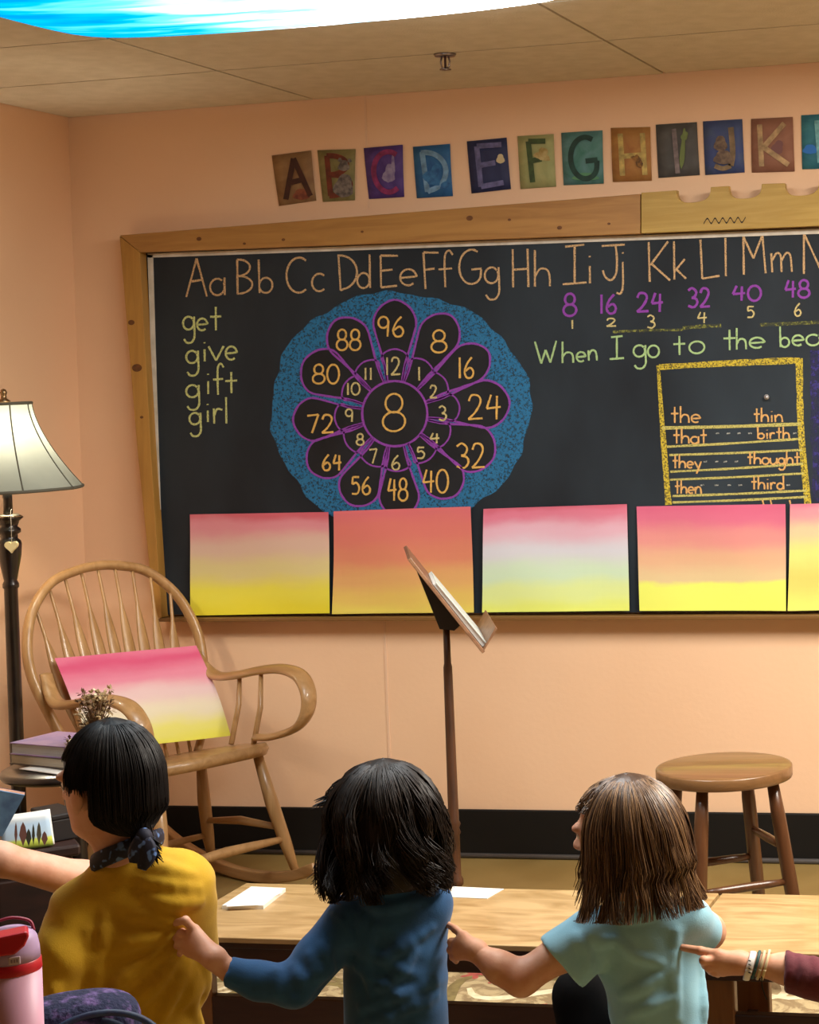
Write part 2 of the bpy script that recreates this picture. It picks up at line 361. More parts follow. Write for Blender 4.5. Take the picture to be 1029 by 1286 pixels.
# ---- chalk strokes: single-stroke letters, drawn in pixels and laid on the slate
def arc(cx, cy, rx, ry, a0, a1, n=9):
    return [(cx+rx*math.cos(math.radians(a)), cy+ry*math.sin(math.radians(a))) for a in np.linspace(a0, a1, n)]
G = {  # x 0..1 over the letter's width, y 0 base .. 1 cap height
 'A': [[(0,0),(.5,1)],[(.5,1),(1,0)],[(.2,.4),(.82,.44)]],
 'B': [[(.08,0),(.05,1)], arc(.1,.76,.75,.24,95,-90)+[(.1,.52)], arc(.1,.26,.9,.26,90,-95)],
 'C': [arc(.6,.5,.6,.5,55,305,14)],
 'D': [[(.05,1),(.16,0)], [(.0,.98)]+arc(.1,.5,.88,.48,80,-80)+[(.16,.0)]],
 'E': [[(.05,1),(.08,0)],[(.05,1),(1,.98)],[(.06,.52),(.7,.55)],[(.08,0),(.95,.04)]],
 'F': [[(.05,1),(.18,0)],[(.05,1),(1,.98)],[(.1,.52),(.75,.55)]],
 'G': [arc(.55,.5,.55,.5,60,300,12)+[(.95,.2),(.98,.42)],[(.55,.42),(1,.44)]],
 'H': [[(.05,1),(.08,0)],[(.9,1),(.95,0)],[(.06,.46),(.92,.48)]],
 'I': [[(.1,.98),(.9,1.02)],[(.5,1),(.5,0)],[(0,0),(1,.03)]],
 'J': [[(0,.98),(1,1)],[(.6,1),(.66,.6),(.62,.2),(.4,.02),(.15,.12),(.05,.3)]],
 'K': [[(.0,1),(.05,0)],[(.9,1),(.08,.42)],[(.12,.46),(1,.02)]],
 'L': [[(.0,1),(.1,0)],[(.1,0),(1,.06)]],
 'M': [[(.0,1),(.02,0)],[(.0,1),(.45,.42)],[(.45,.42),(.85,1.02)],[(.85,1.02),(1,.02)]],
 'N': [[(.0,1),(.0,0)],[(0,1),(.9,.0)],[(.9,0),(.9,1)]],
 'W': [[(0,1),(.3,0)],[(.3,0),(.5,.6)],[(.5,.6),(.72,.02)],[(.72,.02),(1,.98)]],
 # small letters: y 0..1 is the x-height
 'a': [arc(.48,.45,.48,.45,50,390,14),[(.95,.95),(.97,.0)]],
 'b': [[(.0,2.),(.06,0)], arc(.5,.45,.46,.45,170,-170,14)],
 'c': [arc(.55,.5,.55,.5,50,310,12)],
 'd': [arc(.45,.45,.45,.45,10,370,14),[(.9,2.),(.95,0)]],
 'e': [[(.08,.5),(.92,.56)]+arc(.5,.52,.46,.46,20,310,12)],
 'f': [[(1,1.75),(.75,2.0),(.5,1.8),(.45,1.2),(.5,.0)],[(.05,.98),(.95,1.02)]],
 'g': [arc(.45,.5,.45,.45,40,390,14),[(.92,.95),(.95,.1),(.95,-.5),(.7,-.85),(.3,-.85),(.08,-.6)]],
 'h': [[(.05,2.),(.05,0)],[(.06,.55),(.35,.95),(.75,.92),(.92,.6),(.95,0)]],
 'i': [[(.5,.95),(.52,0)],[(.48,1.5),(.5,1.42)]],
 'j': [[(.6,.95),(.62,-.4),(.4,-.85),(.05,-.8)],[(.6,1.5),(.62,1.42)]],
 'k': [[(.05,2.),(.08,0)],[(.9,1.05),(.1,.42)],[(.25,.52),(1,.02)]],
 'l': [[(.45,2.),(.5,0)]],
 'm': [[(.0,1),(.05,0)],[(.04,.6),(.25,.98),(.45,.85),(.5,0)],[(.5,.6),(.72,.98),(.92,.85),(1,0)]],
 'n': [[(.02,1),(.08,0)],[(.06,.55),(.4,.98),(.8,.9),(.95,.5),(1,0)]],
 'o': [arc(.5,.5,.5,.5,90,450,16)],
 'r': [[(.05,1),(.1,0)],[(.1,.55),(.4,.95),(.95,.9)]],
 't': [[(.5,1.9),(.52,0)],[(.0,1.1),(1,1.12)]],
 'u': [[(.0,1),(.05,.3),(.35,.0),(.75,.15),(.92,.5)],[(.95,1),(1,0)]],
 'v': [[(0,1),(.5,0)],[(.5,0),(1,1)]],
 'y': [[(0,1),(.5,.1)],[(1,1),(.3,-.8)]],
 # digits
 '0': [arc(.5,.5,.5,.5,90,450,16)],
 '1': [[(.5,1),(.52,0)]],
 '2': [[(.05,.75),(.25,.98),(.7,.95),(.85,.7),(.5,.3),(.02,.02)],[(.02,.02),(1,.04)]],
 '3': [[(.05,.88),(.45,1),(.85,.8),(.7,.56),(.4,.5)],[(.4,.5),(.85,.42),(.95,.2),(.6,.0),(.05,.08)]],
 '4': [[(.35,1),(.05,.45)],[(.05,.45),(1,.5)],[(.75,.95),(.72,0)]],
 '5': [[(.2,1),(.15,.58)],[(.15,.58),(.6,.66),(.92,.38),(.7,.05),(.1,.04)],[(.2,1),(.9,.98)]],
 '6': [[(.75,1),(.3,.7),(.06,.3),(.3,.02),(.75,.05),(.9,.3),(.6,.5),(.15,.35)]],
 '7': [[(.0,.95),(.95,1)],[(.95,1),(.4,0)]],
 '8': [arc(.5,.75,.38,.25,-90,270,14), arc(.5,.26,.5,.26,90,450,14)],
 '9': [arc(.45,.72,.42,.28,20,380,14),[(.88,.8),(.8,0)]],
}
rs = random.Random(4)
class Chalk:
    def __init__(s, off): s.m = MB(); s.off = off; s.k = 0; s.pieces = [s.m]
    def piece(s): s.m = MB(); s.pieces.append(s.m)
    def line(s, pts, w, curved=True, w2=None, closed=False, own=True):
        if own: s.piece()
        s.k = (s.k+1) % 7
        pts = [np.array(p, float) for p in pts]
        P = smooth_path(pts, 6, closed) if curved and len(pts) > 2 else ([pts[0]+(pts[-1]-pts[0])*k/6 for k in range(7)] if len(pts) == 2 else pts)
        n = len(P); vs_, fs_ = [], []
        for i in range(n):
            T = P[min(i+1, n-1)]-P[max(i-1, 0)]; T = T/(np.linalg.norm(T)+1e-9); Nn = np.array([-T[1], T[0]])
            ww = w if w2 is None else w+(w2-w)*i/(n-1)
            h = ww*.5*(1+rs.uniform(-.16, .16))
            of_ = s.off+s.k*.00005
            vs_ += [W(*(P[i]+Nn*h), of_)-np.array(bo), W(*(P[i]-Nn*h), of_)-np.array(bo)]
        for i in range(n-1): fs_.append((2*i, 2*i+1, 2*i+3, 2*i+2))
        s.m.add(vs_, fs_)
    def glyph(s, ch, x0, x1, ybase, h, w=3., slant=.0, slope=-.03):
        s.piece()
        for st in G[ch]:
            pts = [(x0+(x1-x0)*px+(-slant)*py*h, ybase-py*h+slope*(x1-x0)*px) for px, py in st]
            s.line(pts, w, own=False)
    def num(s, t_, x0, x1, y0, y1, w=3.):
        n = len(t_); wd_ = [(.4 if c == '1' else 1.) for c in t_]; gap = .22; tot = sum(wd_)+gap*(n-1); u = (x1-x0)/tot; x = x0
        for c, q in zip(t_, wd_): s.glyph(c, x, x+q*u, y1, y1-y0, w); x += (q+gap)*u
    def build(s, name, mat):
        for p in s.pieces:
            if p.v: p.build(name, mat, board, recalc=False)
ORANGE = chalk('chalk_orange', (210, 174, 128), .72)
YELLOWG = chalk('chalk_lime', (206, 212, 140), .75)
PURPLE = chalk('chalk_purple', (142, 72, 168), .9)
PALEY = chalk('chalk_pale', (206, 190, 132), .8)
NUMO = chalk('chalk_amber', (220, 176, 96), .9)
MINT = chalk('chalk_mint', (166, 196, 138), .85)
BRASS = chalk('chalk_yellow', (200, 178, 66), .62, 170)
GREYC = chalk('chalk_grey', (168, 168, 160), .6)
SMEAR = chalk('chalk_smear', (126, 128, 70), .5, 90)
PURS = chalk('chalk_violet', (62, 58, 112), .5, 40)

c = Chalk(.0006)
for ch, x0, x1, yb, yt in [('A',234,260,373,325),('B',297,317,369,326),('C',360,386,368,324),('D',424,449,365,320),('E',477,500,361,321),('F',531,551,363,317),('G',577,605,357,314),
        ('H',643,665,361,313),('I',707,737,357,309),('J',756,785,353,308),('K',815,842,354,304),('L',880,904,350,301),('M',934,962,345,297),('N',1010,1036,344,293)]:
    c.glyph(ch, x0, x1, yb, yb-yt, 2.5)
for ch, x0, x1, yb, xh in [('a',264,283,371,23),('b',325,343,368,21),('c',392,409,366,22),('d',449,466,362,21),('e',502,524,360,22),('f',550,569,361,23),('g',609,628,357,22),('h',671,692,360,23),
        ('i',736,746,356,23),('j',774,788,350,22),('k',846,862,351,24),('l',906,918,347,24),('m',969,995,342,24)]:
    c.glyph(ch, x0, x1, yb, xh, 2.4)
c.build('chalk_letter', ORANGE)
c = Chalk(.0006)
for ch, x0, x1, yb, xh in [('g',230,245,415,18),('e',247,261,416,16),('t',264,278,415,15.5),('g',234,250,457,17),('i',252,262,454,16),('v',262,281,453,18),('e',283,298,453,18),
        ('g',234,251,500,17),('i',256,267,495,17),('f',267,281,496,19.5),('t',283,298,494,14),('g',238,253,534,16),('i',256,266,530,15),('r',268,280,532,19),('l',279,290,532,16.5)]:
    c.glyph(ch, x0, x1, yb, xh, 2.5)
c.build('chalk_letter', YELLOWG)
c = Chalk(.0006)
for t_, a in [('8',(708,724,369,397)),('16',(753,775,370,394)),('24',(800,833,368,392)),('32',(864,892,362,386)),('40',(920,956,359,378)),('48',(986,1017,352,374))]: c.num(t_, *a, w=3.)
c.build('chalk_numeral', PURPLE)
c = Chalk(.0006)
for t_, a in [('1',(715,723,402,413)),('2',(762,774,400,410)),('3',(813,823,396,412)),('4',(876,888,392,406)),('5',(938,948,385,399)),('6',(998,1007,381,397))]: c.num(t_, *a, w=2.)
c.build('chalk_numeral', PALEY)
c = Chalk(.0006)
c.glyph('W', 672, 699, 457, 28, 2.4, slope=-.06); c.glyph('I', 766, 784, 451, 28, 2.4)
for ch, x0, x1, yb, xh in [('h',706,721,456,13.5),('e',724,736,455,13),('n',739,750,453,13),('g',796,812,449,16),('o',814,828,449,15),('t',846,861,446,12.5),('o',866,885,444,15),
        ('t',909,924,440,13.5),('h',925,938,439,13.5),('e',941,961,438,14),('b',980,992,436,13),('e',995,1010,435,14),('a',1013,1031,434,15)]:
    c.glyph(ch, x0, x1, yb, xh, 2.4)
c.build('chalk_letter', MINT)
c = Chalk(.0004)
c.line([(770, 417), (800, 415.5), (858, 414)], 3.2); c.line([(858, 412), (880, 410), (906, 409)], 4.4); c.line([(955, 408), (1000, 406), (1040, 404)], 4.)
c.build('chalk_smear', SMEAR)
c = Chalk(.0003)
c.line([(1029, 440), (1030, 520), (1032, 630)], 22.); c.build('violet_patch', PURS)
c = Chalk(.0006)
c.line([(827, 459), (832, 533), (840, 634)], 4.2, w2=8.); c.line([(828, 461), (920, 456), (1005, 452.5)], 7.5); c.line([(1004, 450), (1006.5, 541), (1015, 633)], 8.)
c.build('box_outline', BRASS)
c = Chalk(.0009)
for a, b in [((832,537.5),(1006,532.5)),((838,561),(1007,551)),((841,571.5),(1008,565)),((842,592.5),(1009,582.5)),((842,602.5),(1010,594.5)),((845,623),(1014,616)),((845,631),(1014,624))]:
    c.line([a, ((a[0]+b[0])/2, (a[1]+b[1])/2+.6), b], 4.3 if a[1] < 540 else 2.8)
c.build('box_line', chalk('chalk_straw', (196, 186, 108), .7))
c = Chalk(.0012)
def word(t_, x0, x1, yb, xh, w=2.1):
    n = len(t_); ww = [(.45 if q in 'il' else (.8 if q in 'tr' else 1.)) for q in t_]; g = .18; u = (x1-x0)/(sum(ww)+g*(n-1)); x = x0
    for q, k in zip(t_, ww): c.glyph(q, x, x+k*u, yb, xh, w, slope=0); x += (k+g)*u
word('the', 843, 880, 531, 10.5); word('thin', 947, 983, 530, 9); word('that', 846, 888, 557, 9.5); word('birth', 952, 992, 551, 7.5)
word('they', 845, 881, 588, 8.5); word('thought', 939, 1005, 583, 8); word('then', 848, 881, 620, 8.5); word('third', 944, 985, 614.5, 8.5)
for x in (958, 968, 992): c.line([(x, 628), (x+2, 636)], 2)
c.build('chalk_letter', chalk('chalk_peach', (214, 166, 104), .85))
c = Chalk(.0012)
for y, xx in ((544.5, (899, 913, 926, 940, 996)), (580, (884, 898, 909, 923)), (609.5, (880, 898, 914, 928, 988))):
    for x in xx: c.line([(x, y), (x+4.5, y-.6)], 1.8)
c.build('chalk_dash', GREYC)
# wavy pencil line on the plywood
ws = MB(); pts = smooth_path([(884+4.8*k, (274.5 if k % 2 else 281)-.16*k) for k in range(12)], 5)
for i in range(len(pts)-1):
    a, b = pts[i], pts[i+1]
    ws.add([np.array(on_y(p[0], p[1]+e, YF-.0046))-np.array(bo) for p, e in ((a, -1), (b, -1), (b, 1), (a, 1))], [(0, 1, 2, 3)])
ws.build('wavy_line', DARK, board)

# ---- the flower of multiples of eight
CX, CY = 496., 519.5
# rough blue disc
def disc_edge(a):
    r = 160 + 2.5*math.sin(3*a+1) + 2*math.sin(8*a) + 1.2*math.sin(19*a+2) + 1.0*math.sin(31*a)
    return (CX+6+1.02*r*math.cos(a), CY-3-.94*r*math.sin(a))
dm = MB(); NA, NR = 120, 10
vs_ = []
for i in range(NR+1):
    for k in range(NA):
        e = disc_edge(2*math.pi*k/NA); q = i/NR
        vs_.append(W(CX+(e[0]-CX)*q, CY+(e[1]-CY)*q, .0004)-np.array(bo))
dm.add(vs_, [(i*NA+k, i*NA+(k+1) % NA, (i+1)*NA+(k+1) % NA, (i+1)*NA+k) for i in range(NR) for k in range(NA)])
dm.build('blue_ground', chalk('chalk_blue', (52, 112, 154), .72, 120), board, recalc=False)
def petal(ang, r0, r1, hw, w0):
    """outline in px: starts and ends on the heart of the flower"""
    ca, sa = math.cos(ang), math.sin(ang); P = []
    for u, s_ in [(0, w0), (.22, w0+.22*(hw-w0)), (.5, hw*.80), (.72, hw), (.88, hw*.78), (.97, hw*.38), (1., 0), (.97, -hw*.38), (.88, -hw*.78), (.72, -hw), (.5, -hw*.80), (.22, -w0-.22*(hw-w0)), (0, -w0)]:
        r = r0+(r1-r0)*u; P.append((CX+r*ca-s_*sa*-1*-1, CY-(r*sa+s_*ca)))
    return P
tips = {96: (90, 143, 27), 8: (60.5, 142, 26), 16: (34, 141, 25), 24: (6, 145, 30), 32: (-24, 136, 30), 40: (-53, 128, 26), 48: (-87, 130, 25), 56: (-116, 127, 26), 64: (-147, 128, 26), 72: (184, 128, 27), 80: (150, 132, 30), 88: (122, 139, 27)}
out, inn = Chalk(.0016), Chalk(.0016)
def fill(mb, poly, off):
    cpt = np.mean(np.array(poly), 0); n = len(poly)
    mb.add([W(*cpt, off)-np.array(bo)]+[W(*p, off)-np.array(bo) for p in poly], [(0, i+1, (i+1) % n+1) for i in range(n)])
for k, (a, r1, hw) in tips.items():
    P = smooth_path(petal(math.radians(a), 40, r1, hw, 9), 5); pet = MB(); fill(pet, P, .0008+.00004*len(out.pieces)); pet.build('petal', BOARD_BLACK, board, recalc=False); out.line(P, 2.6, curved=False)
    inn.line(smooth_path(petal(math.radians(a), 40, 40+.36*(r1-40)+ (4 if k in (96, 24, 72) else 0), 17, 10), 5), 2.1, curved=False)
pet = MB(); fill(pet, [(CX+41*math.cos(t), CY+41*math.sin(t)) for t in np.linspace(0, 6.283, 41)[:-1]], .0014)
pet.build('flower_heart', BOARD_BLACK, board, recalc=False)
out.line([(CX+41*math.cos(t), CY+41*math.sin(t)) for t in np.linspace(0, 6.283, 41)], 2.8, curved=False)
out.build('petal_outline', PURPLE); inn.build('petal_outline', PURPLE)
c = Chalk(.0019)
for t_, a in [('96',(475,508,398,423)),('8',(542,561,415,443)),('16',(575,596,449,475)),('24',(588,629,496,527)),('32',(573,609,557,588)),('40',(531,563,590,619)),('48',(487,512,601,629)),('56',(441,466,599,621)),
        ('64',(405,429,571,591)),('72',(386,419,521,544)),('80',(393,426,458,482)),('88',(423,453,414,440)),('8',(481,509,495,542))]: c.num(t_, *a, w=2.5)
c.build('chalk_numeral', NUMO)
c = Chalk(.0019)
for t_, a in [('12',(484,503,449,471)),('1',(522,531,461,478)),('2',(540,549,484,500)),('3',(551,561,510,528)),('4',(540,552,544,557)),('5',(523,534,562,576)),('6',(492,503,572,590)),('7',(464,474,564,582)),('8',(448,457,545,559)),
        ('9',(434,444,514,530)),('10',(435,452,481,496)),('11',(457,468,462,477))]: c.num(t_, *a, w=2.2)
c.build('chalk_numeral', PALEY)

# ---------------------------------------------------------------- watercolour paintings on the ledge
def sheet(corners, mat, name, label, bow=.01, curl=.0, group='watercolour paintings on the chalk ledge', nrm=(0, -1, 0), ripple=.002, seed=0):
    P = [np.array(p, float) for p in corners]; org = (P[2]+P[3])/2; nrm = np.array(nrm, float)
    t = MB()
    def fn(u, v):
        p = (P[0]*(1-u)+P[1]*u)*v + (P[3]*(1-u)+P[2]*u)*(1-v)
        return p - org + nrm*(bow*math.sin(math.pi*v)*(.6+.4*math.sin(3*u+seed)) + curl*(abs(2*u-1)**3) + ripple*math.sin(7*u+5*v+seed))
    t.grid(fn, 16, 14)
    t.smooth = [False]*len(t.smooth)
    o = t.build(name, mat, None, solid=.0008); o.location = Vector(org)
    return tag(o, label, 'painting', group)
PK, LV, YL = (226, 120, 142), (214, 200, 208), (238, 232, 92)
paints = [
 (((239, 646), (413, 643), (415, 770), (240, 773)), [(0, (236, 224, 60)), (.22, (238, 230, 84)), (.45, (228, 214, 152)), (.68, (226, 194, 176)), (.88, (226, 150, 160)), (1, (214, 106, 120))], 'watercolour sheet of pink over wide yellow, leftmost on the chalk ledge', 1.3),
 (((420, 642), (592, 636), (596, 769), (418, 771)), [(0, (232, 214, 100)), (.14, (228, 196, 104)), (.34, (224, 172, 112)), (.55, (222, 140, 112)), (.8, (222, 126, 116)), (1, (220, 116, 122))], 'salmon and orange watercolour sheet behind the tilted music stand', 4.1),
 (((608, 639), (788, 633), (791, 767), (606, 769)), [(0, (228, 240, 120)), (.2, (220, 236, 160)), (.36, (206, 230, 200)), (.58, (214, 214, 224)), (.78, (222, 178, 196)), (.93, (216, 124, 148)), (1, (206, 104, 126))], 'pale lilac and mint watercolour sheet right of the music stand', 2.6),
 (((800, 636), (987, 633), (988, 767), (804, 767)), [(0, (234, 240, 108)), (.24, (230, 238, 112)), (.30, (220, 196, 150)), (.5, (222, 176, 142)), (.7, (222, 146, 142)), (.88, (214, 112, 140)), (1, (212, 104, 136))], 'pink watercolour sheet with a wavy yellow ground below the chalk word box', 7.7),
 (((993, 633), (1165, 629), (1168, 765), (990, 767)), [(0, (232, 234, 116)), (.3, (214, 206, 110)), (.55, (232, 226, 130)), (.75, (226, 200, 160)), (.9, (222, 150, 160)), (1, (216, 120, 146))], 'watercolour sheet cut off by the right edge of the picture', 9.2),
]
for i, (q, st, lb, sd) in enumerate(paints):
    tp = [on_y(x, y, YP-.006) for x, y in q[:2]]; bt = [on_y(x, y, YP-.016) for x, y in q[2:]]
    sheet(tp+bt, wash('wash_%d' % i, st, .10 if i != 3 else .09, sd, 2.2 if i != 3 else 2.6), 'watercolor_painting', lb, bow=-.004, curl=.004, seed=i*2.1)

# ---------------------------------------------------------------- alphabet cards on the wall
def cardmat(name, a, b, sc_=14.): return mk('card_'+name, a, .7, b, sc_, detail=6, contrast=(.3, .68), distort=1.)
cards = [
 ('A', ((341.6,195.4),(391,189),(397.4,252),(350.7,258.7)), (128,92,58), (160,126,84), (74,36,24), 'brown letter A card, first of the row above the chalkboard'),
 ('B', ((398.8,188.7),(446.6,187.3),(446,251.4),(405.8,253.5)), (116,108,60), (150,140,92), (124,52,28), 'olive letter B card with a grey animal on it'),
 ('C', ((457,186),(506,181.7),(508,247.3),(463.6,250)), (66,42,110), (92,66,140), (150,46,104), 'purple letter C card with a magenta letter'),
 ('D', ((518.9,184.4),(565.4,180.7),(569,246.2),(523.8,249)), (30,84,140), (48,110,160), (122,166,204), 'bright blue letter D card with a pale blue letter'),
 ('E', ((586.6,177.6),(636.5,172.8),(642,237.4),(592.5,243)), (34,40,78), (44,52,92), (112,110,160), 'navy letter E card with a lavender letter'),
 ('F', ((650.3,171),(695.6,168.3),(698.7,234.2),(654,237.4)), (146,152,98), (176,172,118), (70,92,48), 'pale green letter F card'),
 ('G', ((705.2,166.8),(756.9,163.6),(758.7,230.5),(708.3,232.7)), (58,112,100), (98,140,142), (30,68,58), 'teal letter G card with a dark green letter'),
 ('H', ((767.4,160.7),(816.9,159.4),(819,226.8),(770,228.6)), (152,98,50), (176,128,66), (204,176,98), 'orange brown letter H card with a small bee'),
 ('I', ((823.9,156.6),(875.6,153.3),(879.3,219.8),(827.4,223.5)), (70,68,66), (84,82,80), (132,118,118), 'dark grey letter I card with a green stem'),
 ('J', ((883.2,152.5),(932.6,149.5),(935.6,216.5),(886.2,219.8)), (54,68,124), (70,84,112), (140,116,84), 'blue letter J card with a tan painted figure'),
 ('K', ((943.6,149.5),(996,146.8),(998.5,215.3),(944.6,216.8)), (134,86,66), (152,106,84), (196,162,116), 'reddish brown letter K card with a tan letter'),
 ('L', ((1006.7,144.7),(1058,142),(1060,211),(1008,212.6)), (34,98,120), (60,130,140), (128,196,204), 'teal letter L card cut by the right edge of the picture'),
]
def blob(mb, c0, rx, ry, off, org, ang=0., n=16, wob=.12, ph=0.):
    vs_ = []
    for k in range(n):
        a = 2*math.pi*k/n; r = 1+wob*math.sin(3*a+ph)+wob*.6*math.sin(5*a+2*ph)
        x, y = rx*r*math.cos(a), ry*r*math.sin(a)
        vs_.append(on_y(c0[0]+x*math.cos(ang)-y*math.sin(ang), c0[1]+x*math.sin(ang)+y*math.cos(ang), -off)-org)
    mb.add([on_y(c0[0], c0[1], -off)-org]+vs_, [(0, i+1, (i+1) % n+1) for i in range(n)])
for ch, q, a, b, lc, lb in cards:
    P = [on_y(x, y, -.003) for x, y in q]; org = (P[2]+P[3])/2
    t = empty('alphabet_card', org, 0, lb, 'card', 'alphabet picture cards above the chalkboard')
    MB().grid(lambda u, v: (P[0]*(1-u)+P[1]*u)*v+(P[3]*(1-u)+P[2]*u)*(1-v)-org+np.array([0, -.003*math.sin(math.pi*v)*(.5+.5*u), 0]), 4, 4).build('card_sheet', cardmat(ch, a, b), t, solid=.0012)
    Q = [np.array(p) for p in q]
    def cp(u, v): return (Q[0]*(1-u)+Q[1]*u)*v+(Q[3]*(1-u)+Q[2]*u)*(1-v)
    lm = MB()
    def lstroke(pts, w, off=.0085):
        pp_ = smooth_path([cp(*p) for p in pts], 5) if len(pts) > 2 else [cp(*pts[0])+(cp(*pts[1])-cp(*pts[0]))*k/4 for k in range(5)]
        vs_, n = [], len(pp_)
        for i in range(n):
            T = pp_[min(i+1, n-1)]-pp_[max(i-1, 0)]; T = T/(np.linalg.norm(T)+1e-9); Nn = np.array([-T[1], T[0]])
            vs_ += [on_y(*(pp_[i]+Nn*w/2), -off)-org, on_y(*(pp_[i]-Nn*w/2), -off)-org]
        lm.add(vs_, [(2*i, 2*i+1, 2*i+3, 2*i+2) for i in range(n-1)])
    bx = {'I': (.42, .52), 'J': (.55, .70), 'L': (.38, .92)}.get(ch, (.2, .86) if ch != 'F' else (.26, .76))
    if ch == 'I': lstroke([(.43, .9), (.45, .5), (.47, .06)], 6)
    elif ch == 'J': lstroke([(.70, .86), (.72, .4), (.66, .14)], 7); lstroke([(.66, .14), (.45, .1), (.25, .16)], 6)
    else:
        for st in G[ch]: lstroke([(bx[0]+(bx[1]-bx[0])*px, .11+.78*py) for px, py in st], 6.6, .0085+.0002*G[ch].index(st))
    lm.build('painted_letter', mk('cardletter_'+ch, lc, .7, tuple(max(0, int(v*.72)) for v in lc), 40), t, recalc=False)
    ex = MB(); exm = None
    if ch == 'B':
        blob(ex, cp(.66, .28), 12, 15, .0095, org, .2); blob(ex, cp(.68, .68), 7, 7, .0097, org); blob(ex, cp(.58, .8), 2.6, 2.6, .0099, org); blob(ex, cp(.84, .78), 2.6, 2.6, .0099, org); exm = mk('card_animal', (74, 68, 66), .7, (138, 126, 118), 60)
    if ch == 'A': blob(ex, cp(.62, .16), 10, 7, .008, org); exm = mk('card_fruit', (104, 46, 34), .7, (150, 84, 54), 60)
    if ch == 'C': blob(ex, cp(.60, .46), 7, 12, .0075, org, .1, wob=.2); blob(ex, cp(.72, .60), 2.6, 14, .0076, org); exm = mk('card_tower', (112, 96, 142), .7, (150, 140, 170), 60)
    if ch == 'D': blob(ex, cp(.5, .42), 10, 14, .0095, org, .5, wob=.25); blob(ex, cp(.80, .22), 7, 4, .0096, org, -.5); exm = mk('card_ddark', (28, 78, 130), .7, (54, 116, 170), 50)
    if ch == 'E': blob(ex, cp(.80, .60), 5, 6, .0095, org); exm = mk('card_cream', (206, 190, 150), .7)
    if ch == 'F': blob(ex, cp(.66, .62), 9, 8, .0095, org, .3, wob=.25); exm = mk('card_leafy', (156, 132, 70), .7, (186, 168, 116), 60)
    if ch == 'G': blob(ex, cp(.55, .14), 16, 5, .0075, org); exm = mk('card_grass', (84, 136, 96), .7)
    if ch == 'H': blob(ex, cp(.68, .36), 4, 9, .0095, org, -.35); blob(ex, cp(.58, .43), 5, 2.4, .0097, org, .4); exm = mk('card_bee', (62, 40, 20), .7, (150, 104, 44), 80)
    if ch == 'I': blob(ex, cp(.62, .5), 3, 26, .0095, org, .08); blob(ex, cp(.68, .75), 4, 6, .0097, org, .5); exm = mk('card_stem', (104, 118, 66), .7)
    if ch == 'J': blob(ex, cp(.42, .56), 8, 10, .0095, org); blob(ex, cp(.48, .3), 12, 9, .0097, org); exm = mk('card_figure', (128, 106, 84), .7, (84, 66, 58), 70)
    if ch == 'K': blob(ex, cp(.62, .45), 7, 9, .0075, org, .4); exm = mk('card_shade', (118, 78, 76), .7)
    if ch == 'L': blob(ex, cp(.2, .36), 9, 6, .0075, org); exm = mk('card_pool', (40, 110, 190), .7)
    if exm: ex.build('painted_figure', exm, t, recalc=False)

# ================================================================== FLOOR LAMP
lp = at(9, 615, 5.8)
lx, ly = float(lp[0]), float(lp[1]); zs = float(lp[2])      # shade's lower rim
lamp = empty('floor_lamp', (lx, ly, 0), 0, 'black turned floor lamp with a glowing grey green bell shade in the corner', 'lamp')
MB().lathe([(.0, 0), (.15, 0), (.15, .02), (.11, .035), (.05, .05), (.028, .07), (.022, .12), (.022, .30)], n=32).build('base', EBONY, lamp)
pr = [(.021, .28), (.021, .62), (.020, zs-.30), (.024, zs-.295), (.024, zs-.285), (.019, zs-.275), (.024, zs-.25), (.034, zs-.20), (.0365, zs-.165), (.034, zs-.155), (.026, zs-.148), (.026, zs-.135), (.035, zs-.130), (.035, zs-.120), (.026, zs-.112), (.032, zs-.095), (.044, zs-.085), (.030, zs-.075)]
MB().lathe(pr, n=28).build('pole', EBONY, lamp)
MB().lathe([(.03, zs-.080), (.043, zs-.083), (.030, zs-.074), (.0, zs-.072)], n=24).build('drip_cap', mk('cap_metal', (178, 166, 150), .25, metal=1.), lamp)
MB().tube([(0, 0, zs-.075), (0, 0, zs+.02)], .014, 14).build('socket', EBONY, lamp)
hs = 108/415.; prof = []
for k in range(17):
    u = k/16; prof.append((.222*(1-u)**1.75*.60+.222*.40*(1-u) + .078*u + .0, zs + hs*u))
prof = [(.222 + (.080-.222)*(1-(1-u)**1.55), zs+hs*u) for u in np.linspace(0, 1, 17)]
SHADE = mk('shade_fabric', (150, 156, 146), .8, (140, 146, 136), 6, transl=.26)
TRIM = mk('shade_trim', (92, 88, 74), .8)
sh = MB(); n = 8
# eight gored panels, slightly sunk between their ribs
vs_, fs_ = [], []; NS = 64
for r, z in prof:
    for k in range(NS):
        a = 2*math.pi*k/NS; g = 1-.035*abs(math.sin(a*4))
        vs_.append((r*g*math.cos(a), r*g*math.sin(a), z))
for i in range(16):
    for k in range(NS): fs_.append((i*NS+k, i*NS+(k+1) % NS, (i+1)*NS+(k+1) % NS, (i+1)*NS+k))
shade = sh.add(vs_, fs_, True).build('lamp_shade', SHADE, lamp)
for k in range(8):
    a = 2*math.pi*k/8
    MB().tube([(r*1.004*math.cos(a), r*1.004*math.sin(a), z) for r, z in prof], .0022, 6).build('rib', TRIM, shade)
for r, z, nm_ in ((prof[0][0], zs, 'lower_trim'), (prof[-1][0], zs+hs, 'upper_trim')):
    MB().tube([(r*(1-.035*abs(math.sin(a*4)))*math.cos(a), r*(1-.035*abs(math.sin(a*4)))*math.sin(a), z) for a in np.linspace(0, 2*math.pi, 65)], .0048, 8, side=(0, 0, 1)).build(nm_, TRIM, shade)
m_ = MB()
for k in range(3):
    a = 2*math.pi*k/3+.4; m_.tube([(0, 0, zs+hs-.005), (.078*math.cos(a), .078*math.sin(a), zs+hs-.002)], .002, 6)
